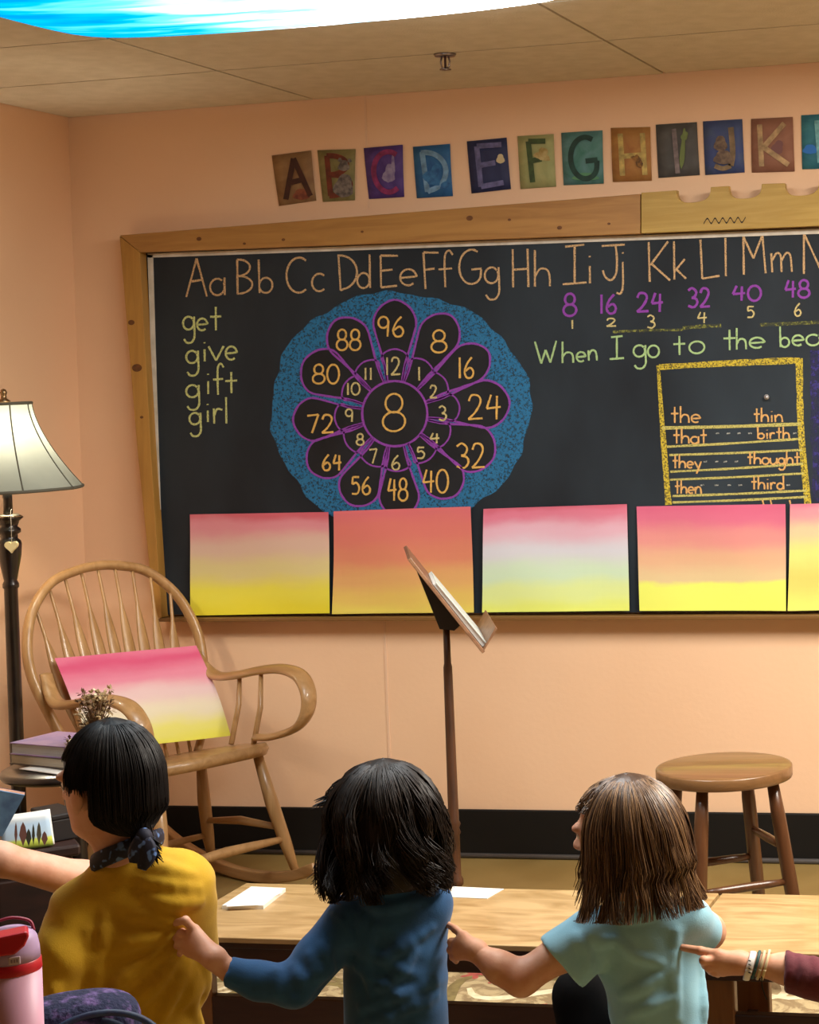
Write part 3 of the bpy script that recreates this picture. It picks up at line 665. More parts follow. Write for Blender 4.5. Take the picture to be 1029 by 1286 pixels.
m_.build('spider', CHROME, lamp)
MB().tube([(.0, 0, zs+.0), (.045, 0, zs+.05), (.05, 0, zs+.16), (0, 0, zs+hs)], .0018, 6).build('harp', CHROME, lamp)
MB().lathe([(.0, zs+hs), (.018, zs+hs), (.02, zs+hs+.008), (.009, zs+hs+.016), (.008, zs+hs+.026), (.011, zs+hs+.034), (.007, zs+hs+.043), (.0, zs+hs+.046)], n=16).build('finial', mk('brass_dark', (150, 120, 84), .3, metal=.9), lamp)
bulb = MB().sphere((0, 0, zs+.085), (.028, .028, .036), 14, 10).build('bulb', emit('bulb_lit', (255, 226, 170), 4), lamp)
pl = bpy.data.lights.new('bulb_light', 'POINT'); pl.energy = LAMP_WATTS; pl.color = (1, .86, .68); pl.shadow_soft_size = .04
po = newobj('bulb_light', pl, lamp); po.location = (0, 0, zs+.14)
# heart charm hanging on the lamp
hc = at(15, 686, 5.74); h0 = at(14.5, 640, 5.74)
t = empty('heart_charm', hc, 0, 'small cream heart charm hanging from the lamp neck on a thread', 'ornament')
hz_ = float(h0[2]-hc[2])
MB().tube([(0, 0, .012), (0, 0, hz_*.95), (-.01, .02, hz_)], .0009, 5).build('thread', WHITE, t)
hp = [(.0185*math.sin(a)**3, -.006, .0012*(13*math.cos(a)-5*math.cos(2*a)-2*math.cos(3*a)-math.cos(4*a))) for a in np.linspace(0, 2*math.pi, 33)[:-1]]
q_ = [(p[0]*math.cos(.4), p[1]+p[0]*math.sin(.4), p[2]) for p in hp]
MB().prism(q_, (0, .009, 0)).build('heart', mk('heart_cream', (226, 206, 150), .6), t, bevel=.002)

# ================================================================== SIDE TABLE + what stands on it
tc_ = at(92, 960, 5.0); tx, ty, tz = float(tc_[0]), float(tc_[1]), float(tc_[2])
st_ = empty('side_table', (tx, ty, 0), 0, 'small round dark wood pedestal table carrying stacked books', 'table')
MB().lathe([(.0, tz), (.170, tz), (.180, tz-.006), (.183, tz-.012), (.176, tz-.021), (.12, tz-.024), (.0, tz-.024)], n=48).build('table_top', EBONY, st_)
MB().lathe([(.05, tz-.024), (.03, tz-.06), (.022, tz-.12), (.03, .34), (.036, .26), (.024, .18), (.04, .12), (.04, .07), (.0, .07)], n=24).build('pedestal', EBONY, st_)
for k in range(3):
    a = 2*math.pi*k/3+.5
    MB().tube([(.02*math.cos(a), .02*math.sin(a), .12), (.10*math.cos(a), .10*math.sin(a), .10), (.17*math.cos(a), .17*math.sin(a), .038), (.20*math.cos(a), .20*math.sin(a), .0175)], [.018, .017, .014, .013], 10).build('leg', EBONY, st_)
def book(name, c0, w, d, h, rz, cover, label, group=None, pages=(222, 216, 204), spine=None):
    t = empty(name, c0, rz, label, 'book', group)
    ct = .0028
    MB().box((-w/2+.002, -d/2+.004, ct), (w/2-.004, d/2-.004, h-ct)).build('pages', mk('pages_%d_%d_%d' % pages, pages, .8, tuple(int(v*.86) for v in pages), 1., (1, 1, 400)), t)
    MB().box((-w/2, -d/2, 0), (w/2, d/2, ct)).build('back_cover', cover, t, bevel=.001)
    MB().box((-w/2, -d/2, h-ct), (w/2, d/2, h)).build('front_cover', cover, t, bevel=.001)
    MB().box((-w/2-.002, -d/2, 0), (-w/2+.0015, d/2, h)).build('spine', spine or cover, t, bevel=.001)
    return t
rzb = -.30
PURC = mk('cover_purple', (128, 110, 160), .4, (164, 132, 168), 18)
GRYC = mk('cover_grey', (72, 66, 64), .5, (92, 84, 80), 12)
# papers, lower book, upper book
MB_ = MB().grid(lambda u, v: ((u-.5)*.16, (v-.5)*.13, .0015+.003*math.sin(6*u)*v), 6, 6).build('loose_papers', PAPER, solid=.002)
MB_.location = (tx-.01, ty-.045, tz+.002); MB_.rotation_euler = (0, 0, rzb-.08); tag(MB_, 'loose paper sheets under the stacked books on the dark table', 'paper')
bx0 = at(62, 952, 4.98)
b1 = book('book', (tx-.045, ty+.02, tz+.006), .205, .165, .027, rzb+math.pi, GRYC, 'lower grey book of the stack on the round table', 'books on the side table', (206, 204, 190))
b2 = book('book', (tx-.042, ty+.012, tz+.0335), .195, .16, .031, rzb+.04+math.pi, PURC, 'purple covered book, top of the stack on the round table', 'books on the side table', (196, 202, 206))
# dried flowers in a slim vase
vp = at(121, 930, 4.90); vx, vy = float(vp[0]), float(vp[1])
vt = empty('vase', (vx, vy, tz), 0, 'slim dark vase of dried flowers on the round table behind the woman', 'vase')
zt = float(at(114, 918, 4.93)[2]) - tz
MB().lathe([(.0, .001), (.020, .001), (.024, .015), (.022, .035), (.012, zt*.6), (.014, zt*.8), (.012, zt*.8), (.0, zt*.5)], n=20).build('vase_body', mk('vase_dark', (40, 28, 26), .25), vt)
rf = random.Random(9); FLC = [mk('dried_tan', (196, 172, 128), .9, (150, 122, 82), 60), mk('dried_dark', (128, 100, 66), .9, (96, 66, 50), 60), mk('dried_pale', (226, 208, 170), .9)]
stm = MB()
heads = []
for k in range(120):
    a = rf.uniform(0, 6.28); rr = rf.uniform(.004, .045); hh = zt + rf.uniform(-.015, .105)
    if k < 20: rr = rf.uniform(.03, .075); hh = zt+rf.uniform(-.03, .02); a = rf.uniform(2.2, 4.2)
    e = (rr*math.cos(a), rr*math.sin(a), hh)
    stm.tube([(0, 0, zt*.7), (e[0]*.5, e[1]*.5, zt*.7+(hh-zt*.7)*.6), e], .0011, 4); heads.append(e)
stm.build('stems', FLC[1], vt)
hd = [MB(), MB(), MB()]
for e in heads:
    m_ = hd[rf.randrange(3)]
    for q in range(9):
        d = np.array([rf.gauss(0, 1), rf.gauss(0, 1), rf.gauss(0, 1)]); d = d/np.linalg.norm(d); b_ = np.array(e)+d*.003
        s_ = np.cross(d, [0, .3, 1]); s_ = s_/(np.linalg.norm(s_)+1e-9)*.0046; tp_ = b_+d*.0125
        m_.add([b_, b_+d*.006+s_, tp_, b_+d*.006-s_], [(0, 1, 2, 3)])
for m_, q in zip(hd, FLC): o = m_.build('dried_blossoms', q, vt, solid=.0006, recalc=False); o['kind'] = 'stuff'

# ================================================================== ROCKING CHAIR
CHC = (-3.055, -.540); CHH = math.radians(-27)
chair = empty('rocking_chair', (CHC[0], CHC[1], 0), CHH, 'honey oak bow-back rocking chair with curled bentwood arms in the corner', 'rocking chair')
fx_ = np.array([math.cos(CHH), math.sin(CHH), 0]); lf_ = np.array([-math.sin(CHH), math.cos(CHH), 0])
def chl(P): d = np.array(P)-np.array([CHC[0], CHC[1], 0]); return np.array([d@fx_, d@lf_, d[2]])
SZF, SZB = .472, .402
def seat_fn(u, v):
    a = 2*math.pi*u; r = v
    x = .01+.225*math.copysign(abs(math.cos(a))**.72, math.cos(a))*r; y = (.255-.03*(1-(x+.22)/.45))*math.copysign(abs(math.sin(a))**.72, math.sin(a))*r
    zz = SZB+(SZF-SZB)*(x+.215)/.45
    return (x, y, zz)
sm = MB(); n = 48; rings = [(1.0, -.036), (1.03, -.018), (1.0, 0.), (.86, -.004), (.6, -.014), (.3, -.018), (.02, -.014)]
vs_, fs_ = [], []
for r, dz in rings:
    for k in range(n):
        p = seat_fn(k/n, r); vs_.append((p[0], p[1], p[2]+dz))
for i in range(len(rings)-1):
    for k in range(n): fs_.append((i*n+k, i*n+(k+1) % n, (i+1)*n+(k+1) % n, (i+1)*n+k))
fs_.append(tuple(range(n))[::-1]); fs_.append(tuple((len(rings)-1)*n+k for k in range(n)))
sm.add(vs_, fs_, True).build('seat', OAK_X, chair)
# bow
def back_x(z): return -.175-(z-.37)*.36
ZT = 1.02; HWB = .292
bowpts = []
for a in np.linspace(-1, 1, 41):
    th = a*math.pi*.5
    if abs(a) > .62: pass
bp_ = [(-.20, .40), (-.235, .46), (-.274, .58), (-.306, .70), (-.302, .80), (-.258, .905), (-.172, .985), (-.07, ZT-.006), (0, ZT)]
bp_ = bp_ + [(-y, z) for y, z in bp_[-2::-1]]
bow = smooth_path([(back_x(z), y, z) for y, z in bp_], 5)
MB().tube(bow, [.0185 if 4 < i < len(bow)-5 else .015 for i in range(len(bow))], 12, side=(1, 0, .3), flat=.85).build('back_bow', OAK, chair)
def bow_z(y):
    b_ = [p for p in bow if p[2] > .70]
    q = min(b_, key=lambda p: abs(p[1]-y)+ (0 if p[2] > .72 else 1)); return q[2]
for k in range(9):
    u = (k-4)/4; yt = u*.245; yb_ = u*.175; ztp = bow_z(yt)-.004; zb_ = .40
    path, rad, fl = [], [], []
    for s_ in np.linspace(0, 1, 22):
        z = zb_+(ztp-zb_)*s_; y = yb_+(yt-yb_)*s_**1.1
        path.append((back_x(z)-.012*math.sin(math.pi*s_), y, z))
        w = .0058 if s_ < .25 else (.0058+.0150*math.sin(math.pi*min(1, (s_-.25)/.55))**.8 if s_ < .8 else .0058-.0008*(s_-.8)/.2)
        rad.append(w); fl.append(.0055/w if w > .0055 else 1)
    MB().tube(path, rad, 8, side=(0, 1, 0), flat=fl).build('spindle', OAK, chair)
# arms: bent flat wood, joined to the bow, rolled down to the seat
for sgn in (1, -1):
    y0 = .272*sgn
    ap = [(back_x(.71)+.012, y0*.985, .665), (back_x(.65)+.03, y0*1.02, .615), (-.19, y0*1.06, .585), (-.10, y0*1.10, .592), (.02, y0*1.14, .615), (.12, y0*1.15, .626), (.212, y0*1.13, .612), (.262, y0*1.10, .565), (.268, y0*1.06, .505), (.232, y0*1.0, .455), (.150, y0*.90, .425), (.09, y0*.84, .418)]
    ap = [(x+(.012 if x > .1 else 0), y, z+.05) for x, y, z in ap]
    P = smooth_path(ap, 6)
    rr = [.021+.009*math.sin(math.pi*min(1, i/(len(P)-1))) for i in range(len(P))]
    MB().tube(P, rr, 12, side=(0, 1, .15), flat=.48).build('arm', OAK_X, chair)
    for xx in (-.085, .03):
        za = .648 if xx < 0 else .665
        MB().tube([(xx+.05, .225*sgn, .435), (xx+.02, y0*1.03, .55), (xx, y0*1.115, za)], [.009, .0095, .007], 8).build('arm_spindle', OAK, chair)
    # legs and rocker on this side
    yr_ = .235*sgn
    MB().tube([(.160, .18*sgn, .437), (.20, .20*sgn, .28), (.235, .222*sgn, .15), (.262, yr_, .062)], [.015, .021, .019, .012], 12).build('leg', OAK, chair)
    MB().tube([(-.125, .17*sgn, .392), (-.145, .19*sgn, .25), (-.165, .215*sgn, .12), (-.18, yr_, .045)], [.015, .021, .019, .012], 12).build('leg', OAK, chair)
    rk = [(-.50, yr_, .125), (-.36, yr_, .072), (-.2, yr_, .036), (-.04, yr_, .020), (.12, yr_, .026), (.26, yr_, .052), (.37, yr_, .090)]
    MB().tube(smooth_path(rk, 6), .024, 4, side=(0, .75, .66), flat=1.).build('rocker', OAK_X, chair, bevel=.004)
    MB().tube([(.222, .215*sgn, .20), (.02, .21*sgn, .20), (-.155, .20*sgn, .18)], [.009, .014, .009], 10).build('stretcher', OAK_X, chair)
MB().tube([(.232, -.215, .165), (.232, -.1, .168), (.232, 0, .17), (.232, .1, .168), (.232, .215, .165)], [.010, .014, .0165, .014, .010], 10).build('stretcher', OAK_X, chair)
MB().tube([(-.165, -.21, .13), (-.165, 0, .13), (-.165, .21, .13)], [.009, .014, .009], 10).build('stretcher', OAK_X, chair)
# the painting leaning in the chair
bn = fx_*1. + np.array([0, 0, .40]); bn = bn/np.linalg.norm(bn)
bpnt = np.array([CHC[0], CHC[1], .37]) + fx_*(-.175+.045)
cq = [on_plane(x, y, bpnt, bn) for x, y in ((68, 827), (246, 811), (282, 928), (112, 944))]
cq[2] = cq[2]+bn*.035
sheet(cq, wash('wash_chair', [(0, (240, 236, 96)), (.14, (238, 234, 128)), (.32, (234, 224, 196)), (.52, (230, 200, 200)), (.72, (226, 140, 164)), (.9, (214, 92, 130)), (1, (222, 120, 150))], .10, 12.4), 'watercolor_painting',
      'pink to yellow watercolour sheet leaning in the rocking chair', bow=.012, curl=.004, nrm=bn, seed=5, group='watercolour paintings')

# ================================================================== MUSIC STAND
sd = 5.4
pb = at(573, 1108, sd); ptp = at(563, 790, sd)
sx, sy = float(pb[0]), float(pb[1])
ms = empty('music_stand', (sx, sy, 0), 0, 'dark wooden music stand seen edge on between the paintings and the bench', 'music stand')
zt_ = float(ptp[2]); z1 = float(at(570, 1040, sd)[2]); z2 = float(at(573, 1104, sd)[2]); z3 = float(at(564, 838, sd)[2])
MB().lathe([(.0, .06), (.016, .06), (.016, z2-.02), (.021, z2-.015), (.021, z2), (.0155, z2+.01), (.0155, z1-.02), (.019, z1-.012), (.015, z1), (.019, z1+.012), (.015, z1+.022), (.0125, z3), (.010, z3+.012), (.009, zt_+.03), (.0, zt_+.03)], n=20).build('post', STANDW, ms)
for k in range(3):
    a = 2*math.pi*k/3+.3
    MB().tube([(.01*math.cos(a), .01*math.sin(a), .11), (.10*math.cos(a), .10*math.sin(a), .075), (.20*math.cos(a), .20*math.sin(a), .023), (.23*math.cos(a), .23*math.sin(a), .0155)], [.013, .013, .011, .011], 8).build('leg', STANDW, ms)
# the tilted desk: its plate runs away from the camera
vd = ray(562, 765); vd = np.array([vd[0], vd[1], 0]); vd = vd/np.linalg.norm(vd)
ca_, sa_ = math.cos(.045), math.sin(.045); vd = np.array([vd[0]*ca_-vd[1]*sa_, vd[0]*sa_+vd[1]*ca_, 0])
nb_ = np.array([sx, sy, 0]); 
def MS(x, y): return at(x, y, sd-.19)-nb_
eA, eB, eC = MS(512, 703), MS(606, 821), MS(625, 790)
ed = (eB-eA)/np.linalg.norm(eB-eA); nn = np.cross(ed, vd); nn = nn/np.linalg.norm(nn)
if nn[2] < 0: nn = -nn
wdt = vd*.40
MB().prism([eA, eB, eB+nn*.010, eA+nn*.010], wdt).build('desk_plate', DESKW, ms, bevel=.0015)
MB().prism([eB, eC, eC-ed*.008, eB-ed*.008+nn*.010], wdt).build('desk_lip', DESKW, ms, bevel=.0015)
kA, kB, kC, kD = MS(527, 727), MS(578, 790), MS(562, 800), MS(552, 786)
off_ = vd*.17
MB().prism([kA+off_, MS(583, 795)+off_, MS(575, 802)+off_, MS(556, 800)+off_], vd*.05).build('bracket', STANDD, ms)
# sheet music on the desk
q0 = eA+(eB-eA)*.30+nn*.011; q1 = eB-ed*.010+nn*.011
t = empty('sheet_music', tuple(np.array(q1)+nb_), 0, 'thin stack of white sheet music lying on the music stand', 'sheet music')
MB().prism([q0-q1+vd*.03, vd*.03, vd*.03+nn*.013, q0-q1+vd*.03+nn*.009], vd*.30).build('pages', PAPER, t, bevel=.001)
MB().prism([q0-q1+vd*.02+nn*.009, vd*.02+nn*.013, vd*.02+nn*.016, q0-q1+vd*.02+nn*.011], vd*.31).build('cover', mk('music_cover', (208, 214, 206), .7), t)

# ================================================================== STOOL
sc_ = at(909.5, 961, 4.9); kx, ky, kz = [float(v) for v in sc_]
stool = empty('stool', (kx, ky, 0), 0, 'round wooden stool with splayed legs and rungs right of the girl', 'stool')
MB().lathe([(.0, kz), (.166, kz), (.1735, kz-.0015), (.1755, kz-.004), (.1755, kz-.027), (.1735, kz-.031), (.160, kz-.033), (.0, kz-.033)], n=56).build('seat', STOOLW, stool)
vr = ray(909, 961); vr = np.array([vr[0], vr[1], 0]); vr /= np.linalg.norm(vr); vrt = np.array([vr[1], -vr[0], 0])
ph = math.radians(25); lg = {}
for nm_, (cx_, cyy) in {'d': (math.cos(ph), -math.sin(ph)), 'c': (math.sin(ph), math.cos(ph)), 'a': (-math.cos(ph), math.sin(ph)), 'b': (-math.sin(ph), -math.cos(ph))}.items():
    dr = vrt*cx_+vr*cyy
    def lp_(z, dr=dr): return dr*(.215-(.215-.128)*z/kz)+np.array([0, 0, z])
    lg[nm_] = lp_
    MB().tube([lp_(.004), lp_(.10), lp_(.28), lp_(.45), lp_(kz-.03)], [.0135, .0165, .019, .0185, .015], 14).build('leg', STOOLZ, stool)
for a, b, z in (('b', 'd', .285), ('a', 'c', .295), ('c', 'd', .37), ('a', 'b', .36), ('b', 'd', .13), ('c', 'd', .16)):
    p0, p1 = lg[a](z), lg[b](z); MB().tube([p0, p0*.75+p1*.25, (p0+p1)/2, p0*.25+p1*.75, p1], [.008, .0105, .0115, .0105, .008], 10).build('rung', STOOLZ, stool)

# ================================================================== BENCHES
def bench(x0, x1, label, marks):
    yf, yn, z = -1.785, -2.205, .40
    t = empty('bench', ((x0+x1)/2, (yf+yn)/2, 0), 0, label, 'bench', 'low wooden benches'); w = (x1-x0)/2; d = (yf-yn)/2
    MB().box((-w, -d, z-.012), (w, d, z)).build('bench_top', MAPLE, t, bevel=.002)
    MB().box((-w+.006, -d+.006, z-.026), (w-.006, -d+.022, z-.012)).build('moulding', BENCHD, t, bevel=.003)
    MB().box((-w+.03, -d+.016, z-.066), (w-.03, -d+.036, z-.012)).build('apron', BENCHD, t, bevel=.003)
    MB().box((-w+.03, d-.040, z-.050), (w-.03, d-.022, z-.012)).build('apron', BENCHD, t, bevel=.003)
    for s_ in (-1, 1):
        MB().box((s_*(w-.075)-.0375, -d+.028, .004), (s_*(w-.075)+.0375, -d+.058, z-.012)).build('leg', BENCHL, t, bevel=.004)
        MB().box((s_*(w-.075)-.0375, d-.058, .004), (s_*(w-.075)+.0375, d-.028, z-.012)).build('leg', BENCHL, t, bevel=.004)
        MB().box((s_*(w-.075)-.012, -d+.058, .10), (s_*(w-.075)+.012, d-.058, .16)).build('end_rail', BENCHD, t)
    MB().box((-w+.11, -d+.030, .17), (w-.11, -d+.056, .262)).build('front_rail', BENCHD, t, bevel=.003)
    return t
bench(-2.19, -1.03, 'low plywood bench with white papers on it in front of the boy', 0)
bench(-1.022, .14, 'low plywood bench at the right, in front of the stool', 1)
def flat_sheet(name, px_, z, mat, label, cat, thick=.001, group=None):
    P = [on_z(x, y, z) for x, y in px_]; org = sum(P)/4
    o = MB().prism([p-org for p in P], (0, 0, thick)).build(name, mat); o.location = Vector(org); return tag(o, label, cat, group)
flat_sheet('paper_stack', ((279, 1142), (316, 1118), (359, 1120), (331, 1142)), .4003, PAPER, 'small stack of white cards on the bench beside the woman', 'paper', .009)
flat_sheet('card_sheet', ((284, 1139), (312, 1119.5), (355, 1120.5), (324, 1137)), .4098, mk('card_white', (248, 250, 250), .7), 'top white card of the small stack on the bench', 'paper', .0012)
flat_sheet('paper_sheet', ((563, 1127), (569, 1114), (633, 1117), (612, 1129)), .4003, PAPER, 'flat white sheet lying on the bench behind the boy', 'paper', .0015)
# ================================================================== RUG
rg = mk('rug_weave', (176, 156, 116), .95, (138, 116, 82), 9, detail=3, bump=.3, bscale=300, contrast=(.45, .55), distort=3.)
rug = empty('rug', (-1.2, -1.9, 0), 0, 'cream patterned floor rug with pale scrolls and red flowers beneath the benches', 'rug')
MB().box((-1.75, -1.05, 0), (1.6, 1.0, .003)).build('rug_pile', rg, rug)
rr_ = random.Random(3); RM = [mk('rug_cream', (226, 212, 178), .95, (206, 190, 152), 40), mk('rug_olive', (128, 112, 66), .95, (104, 88, 52), 40), mk('rug_rose', (168, 82, 68), .95, (140, 60, 54), 40)]
for k in range(120):
    cx_ = -1.65+3.1*rr_.random(); cyy = -.9+1.85*rr_.random(); a = rr_.uniform(0, 6.28); s_ = rr_.uniform(.10, .2)
    pts = [(cx_+s_*(q*math.cos(a)-.5*math.sin(2.6*q)*math.sin(a)), cyy+s_*(q*math.sin(a)+.5*math.sin(2.6*q)*math.cos(a)), .08) for q in np.linspace(-1, 1, 12)]
    MB().tube(pts, [.004+.010*math.sin(math.pi*(i+.5)/12) for i in range(12)], 6, side=(0, 0, 1), flat=1.4).build('scroll', RM[k % 2], rug).scale = (1, 1, .04)
for k in range(60):
    cx_ = -1.65+3.1*rr_.random(); cyy = -.9+1.85*rr_.random()
    MB().add([(cx_, cyy, .0039)]+[(cx_+(.030+.012*math.cos(5*a))*math.cos(a), cyy+(.030+.012*math.cos(5*a))*math.sin(a), .0034) for a in np.linspace(0, 6.283, 31)[:-1]], [(0, i+1, (i+1) % 30+1) for i in range(30)]).build('rosette', RM[2], rug)

# ================================================================== PEOPLE
# bodies are grown as one smooth surface: round limbs blended in a distance field, then skinned by surface nets.
# Camera-aligned axes (right, up, away) are used only to place joints; the mesh is written in world space.
def cp3(x, y, d): return np.array([(x-PX)/F_PX*d, -(y-PY)/F_PX*d, d])
def w2c(P): d = np.array(P, float)-CAM; return np.array([d@RT, d@UP, d@FW])
def c2w(P): P = np.asarray(P); return CAM + P[..., :1]*RT + P[..., 1:2]*UP + P[..., 2:3]*FW
class Cap:
    def __init__(s, a, b, ra, rb, k=.02): s.a, s.b, s.ra, s.rb, s.k = np.array(a, np.float32), np.array(b, np.float32), ra, rb, k
    def d(s, p):
        ba = s.b-s.a; L2 = float(ba@ba)+1e-12; pa = p-s.a
        h = np.clip(pa@ba/L2, 0, 1); q = pa-h[:, None]*ba
        return np.sqrt((q*q).sum(1)) - (s.ra+(s.rb-s.ra)*h)
    def box(s): r = max(s.ra, s.rb); return np.minimum(s.a, s.b)-r, np.maximum(s.a, s.b)+r
class Ell:
    def __init__(s, c, r, ax=None, k=.02):
        s.c, s.r, s.k = np.array(c, np.float32), np.array(r, np.float32), k
        s.ax = np.eye(3, dtype=np.float32) if ax is None else np.array(ax, np.float32)     # rows are the axes
    def d(s, p):
        q = (p-s.c)@s.ax.T; k0 = np.sqrt(((q/s.r)**2).sum(1)); k1 = np.sqrt(((q/(s.r*s.r))**2).sum(1))+1e-9
        return k0*(k0-1)/k1
    def box(s): r = float(max(s.r)); return s.c-r, s.c+r
def sdf(prims, p, disp=None):
    D = None
    for q in prims:
        d = q.d(p)
        if D is None: D = d
        elif q.k < 0:                       # carve
            k = -q.k; h = np.clip(.5-.5*(d+D)/k, 0, 1); D = D+(-d-D)*h+k*h*(1-h)
        else:
            k = q.k; h = np.clip(.5+.5*(D-d)/k, 0, 1); D = d*h+D*(1-h)-k*h*(1-h)
    if disp is not None: D = D-disp(p)
    return D
def surface(prims, res, disp=None, lo=None, hi=None, pad=.015):
    bs = [q.box() for q in prims if q.k >= 0]
    L = np.min([b[0] for b in bs], 0)-pad if lo is None else np.array(lo); H_ = np.max([b[1] for b in bs], 0)+pad if hi is None else np.array(hi)
    n = np.ceil((H_-L)/res).astype(int)+1
    ax = [L[i]+res*np.arange(n[i], dtype=np.float32) for i in range(3)]
    V = np.empty(n, np.float32)
    Yg, Zg = np.meshgrid(ax[1], ax[2], indexing='ij'); yz = np.stack([Yg.ravel(), Zg.ravel()], 1).astype(np.float32)
    step = max(1, int(400000/len(yz)))
    for i in range(0, n[0], step):
        xs_ = ax[0][i:i+step]; p = np.empty((len(xs_)*len(yz), 3), np.float32)
        p[:, 0] = np.repeat(xs_, len(yz)); p[:, 1:] = np.tile(yz, (len(xs_), 1))
        V[i:i+step] = sdf(prims, p, disp).reshape(len(xs_), n[1], n[2])
    ins = V < 0
    c8 = [(a, b, c) for a in (0, 1) for b in (0, 1) for c in (0, 1)]
    m = n-1
    sub = lambda A, o: A[o[0]:o[0]+m[0], o[1]:o[1]+m[1], o[2]:o[2]+m[2]]
    cnt = sum(sub(ins, o).astype(np.int8) for o in c8); act = (cnt > 0) & (cnt < 8)
    idx = np.argwhere(act); vid = -np.ones(m, np.int64); vid[act] = np.arange(len(idx))
    acc = np.zeros((len(idx), 3)); num = np.zeros(len(idx))
    for o in c8:
        for axn in range(3):
            if o[axn]: continue
            o2 = list(o); o2[axn] = 1
            a = V[idx[:, 0]+o[0], idx[:, 1]+o[1], idx[:, 2]+o[2]]; b = V[idx[:, 0]+o2[0], idx[:, 1]+o2[1], idx[:, 2]+o2[2]]
            cr = (a < 0) != (b < 0); t = np.where(cr, a/(a-b+1e-20), 0)
            pt = np.tile(np.array(o, float), (len(idx), 1)); pt[:, axn] += t
            acc += pt*cr[:, None]; num += cr
    verts = (idx+acc/np.maximum(num, 1)[:, None])*res+L
    faces = []
    for axn in range(3):
        u, v = (axn+1) % 3, (axn+2) % 3
        sl0 = [slice(0, None)]*3; a = V.take(range(0, n[axn]-1), axis=axn); b = V.take(range(1, n[axn]), axis=axn)
        e = np.argwhere((a < 0) != (b < 0)); e = e[(e[:, u] > 0) & (e[:, v] > 0) & (e[:, u] < m[u]) & (e[:, v] < m[v])]
        def vi(du, dv):
            q = e.copy(); q[:, u] -= du; q[:, v] -= dv; return vid[q[:, 0], q[:, 1], q[:, 2]]
        f = np.stack([vi(1, 1), vi(0, 1), vi(0, 0), vi(1, 0)], 1)
        neg = V[e[:, 0], e[:, 1], e[:, 2]] >= 0
        f[neg] = f[neg][:, ::-1]; faces.append(f)
    F = np.concatenate(faces); F = F[(F >= 0).all(1)]
    return verts, F
def skin_obj(name, parts, mat, parent, org):
    """parts: list of (verts in camera axes, faces) joined into one mesh"""
    vs_, fs_, b = [], [], 0
    for v, f in parts:
        vs_.append(c2w(v)-org); fs_.append(f+b); b += len(v)
    V = np.concatenate(vs_); F = np.concatenate(fs_)
    me = bpy.data.meshes.new(name); me.from_pydata(V.tolist(), [], F.tolist()); me.polygons.foreach_set('use_smooth', [True]*len(F))
    me.materials.append(mat); o = newobj(name, me, parent); return o
def hit(prims, x, y, d0, d1=None, disp=None):
    """depth at which the ray through a pixel meets the surface"""
    dd = np.linspace(d0-.30, d0+.30, 400); P = np.stack([cp3(x, y, d) for d in dd]).astype(np.float32)
    v = sdf(prims, P, disp); k = np.argmax(v < 0)
    return dd[k] if v[k] < 0 else None
def basis(f, up=(0, 1, 0)):
    f = np.array(f, float); f /= np.linalg.norm(f); s = np.cross(f, up); s /= np.linalg.norm(s); u = np.cross(s, f); return f, u, s
def head(c0, f, h, up=(0, 1, 0)):
    """c0 centre of the skull, f where the face looks, h head height; prims for skull, face, nose, lips, ears"""
    f, u, s = basis(f, up); q = h/.225; ax = np.stack([s, u, f]); c0 = np.array(c0, float)
    P = lambda a, b, c: c0+(s*a+u*b+f*c)*q
    return [Ell(P(0, .018, -.008), np.array((.073, .088, .093))*q, ax, .02), Ell(P(0, -.045, .028), np.array((.058, .072, .060))*q, ax, .03),
            Ell(P(0, -.098, .058), np.array((.026, .019, .026))*q, ax, .025), Cap(P(0, -.006, .086), P(0, -.036, .104), .007*q, .0115*q, .012),
            Cap(P(-.011, -.04, .096), P(.011, -.04, .096), .006*q, .006*q, .006),
            Ell(P(0, -.066, .081), np.array((.020, .006, .009))*q, ax, .006), Ell(P(0, -.076, .080), np.array((.018, .006, .008))*q, ax, .006),
            Ell(P(-.028, .008, .082), np.array((.024, .010, .014))*q, ax, .012), Ell(P(.028, .008, .082), np.array((.024, .010, .014))*q, ax, .012),
            Ell(P(-.075, -.022, -.004), np.array((.009, .030, .018))*q, ax, .006), Ell(P(.075, -.022, -.004), np.array((.009, .030, .018))*q, ax, .006)], P
EYE = mk('eye_white', (224, 216, 206), .25); IRIS = mk('eye_dark', (48, 32, 24), .2)
def eyes(P, q, parent, org):
    for sg in (-1, 1):
        c0 = c2w(P(sg*.030, -.008, .077))-org; o = MB().sphere(c0, .0105*q, 12, 8).build('eye', EYE, parent)
        c1 = c2w(P(sg*.030, -.008, .0865))-org; MB().sphere(c1, .0045*q, 8, 6).build('iris', IRIS, o)
def finger(pts, r0, r1, k=.003): return [Cap(pts[i], pts[i+1], r0+(r1-r0)*i/(len(pts)-1), r0+(r1-r0)*(i+1)/(len(pts)-1), k) for i in range(len(pts)-1)]

# ---- hair: a shell that follows the head, covered with separate strands
def hair_shell(c0, f, prof, nth=72, nt=26, face=60., face_t=.34, up=(0, 1, 0), rad=None, drop=None, seed=1, knot=None, side_scale=1.):
    """prof: list of (t, y, r): y offset from c0 along up, r radius. returns pos(theta,t)"""
    f, u, s = basis(f, up)
    T = [p[0] for p in prof]; Yv = [p[1] for p in prof]; Rv = [p[2] for p in prof]
    def pos(th, t, out=0.):
        r = np.interp(t, T, Rv)+out; y = np.interp(t, T, Yv)
        rx, rz = r*side_scale, r*(1.12 if t < .7 else 1.0)
        p = np.array(c0)+u*y+s*math.sin(th)*rx+f*(math.cos(th)*rz-.012)
        if knot is not None:
            w = max(0., (t-knot[1])/(1-knot[1])); w = w*w*(3-2*w)
            p = p*(1-w)+(np.array(knot[0])+ (s*math.sin(th)+f*math.cos(th))*.012)*w
        return p
    return pos
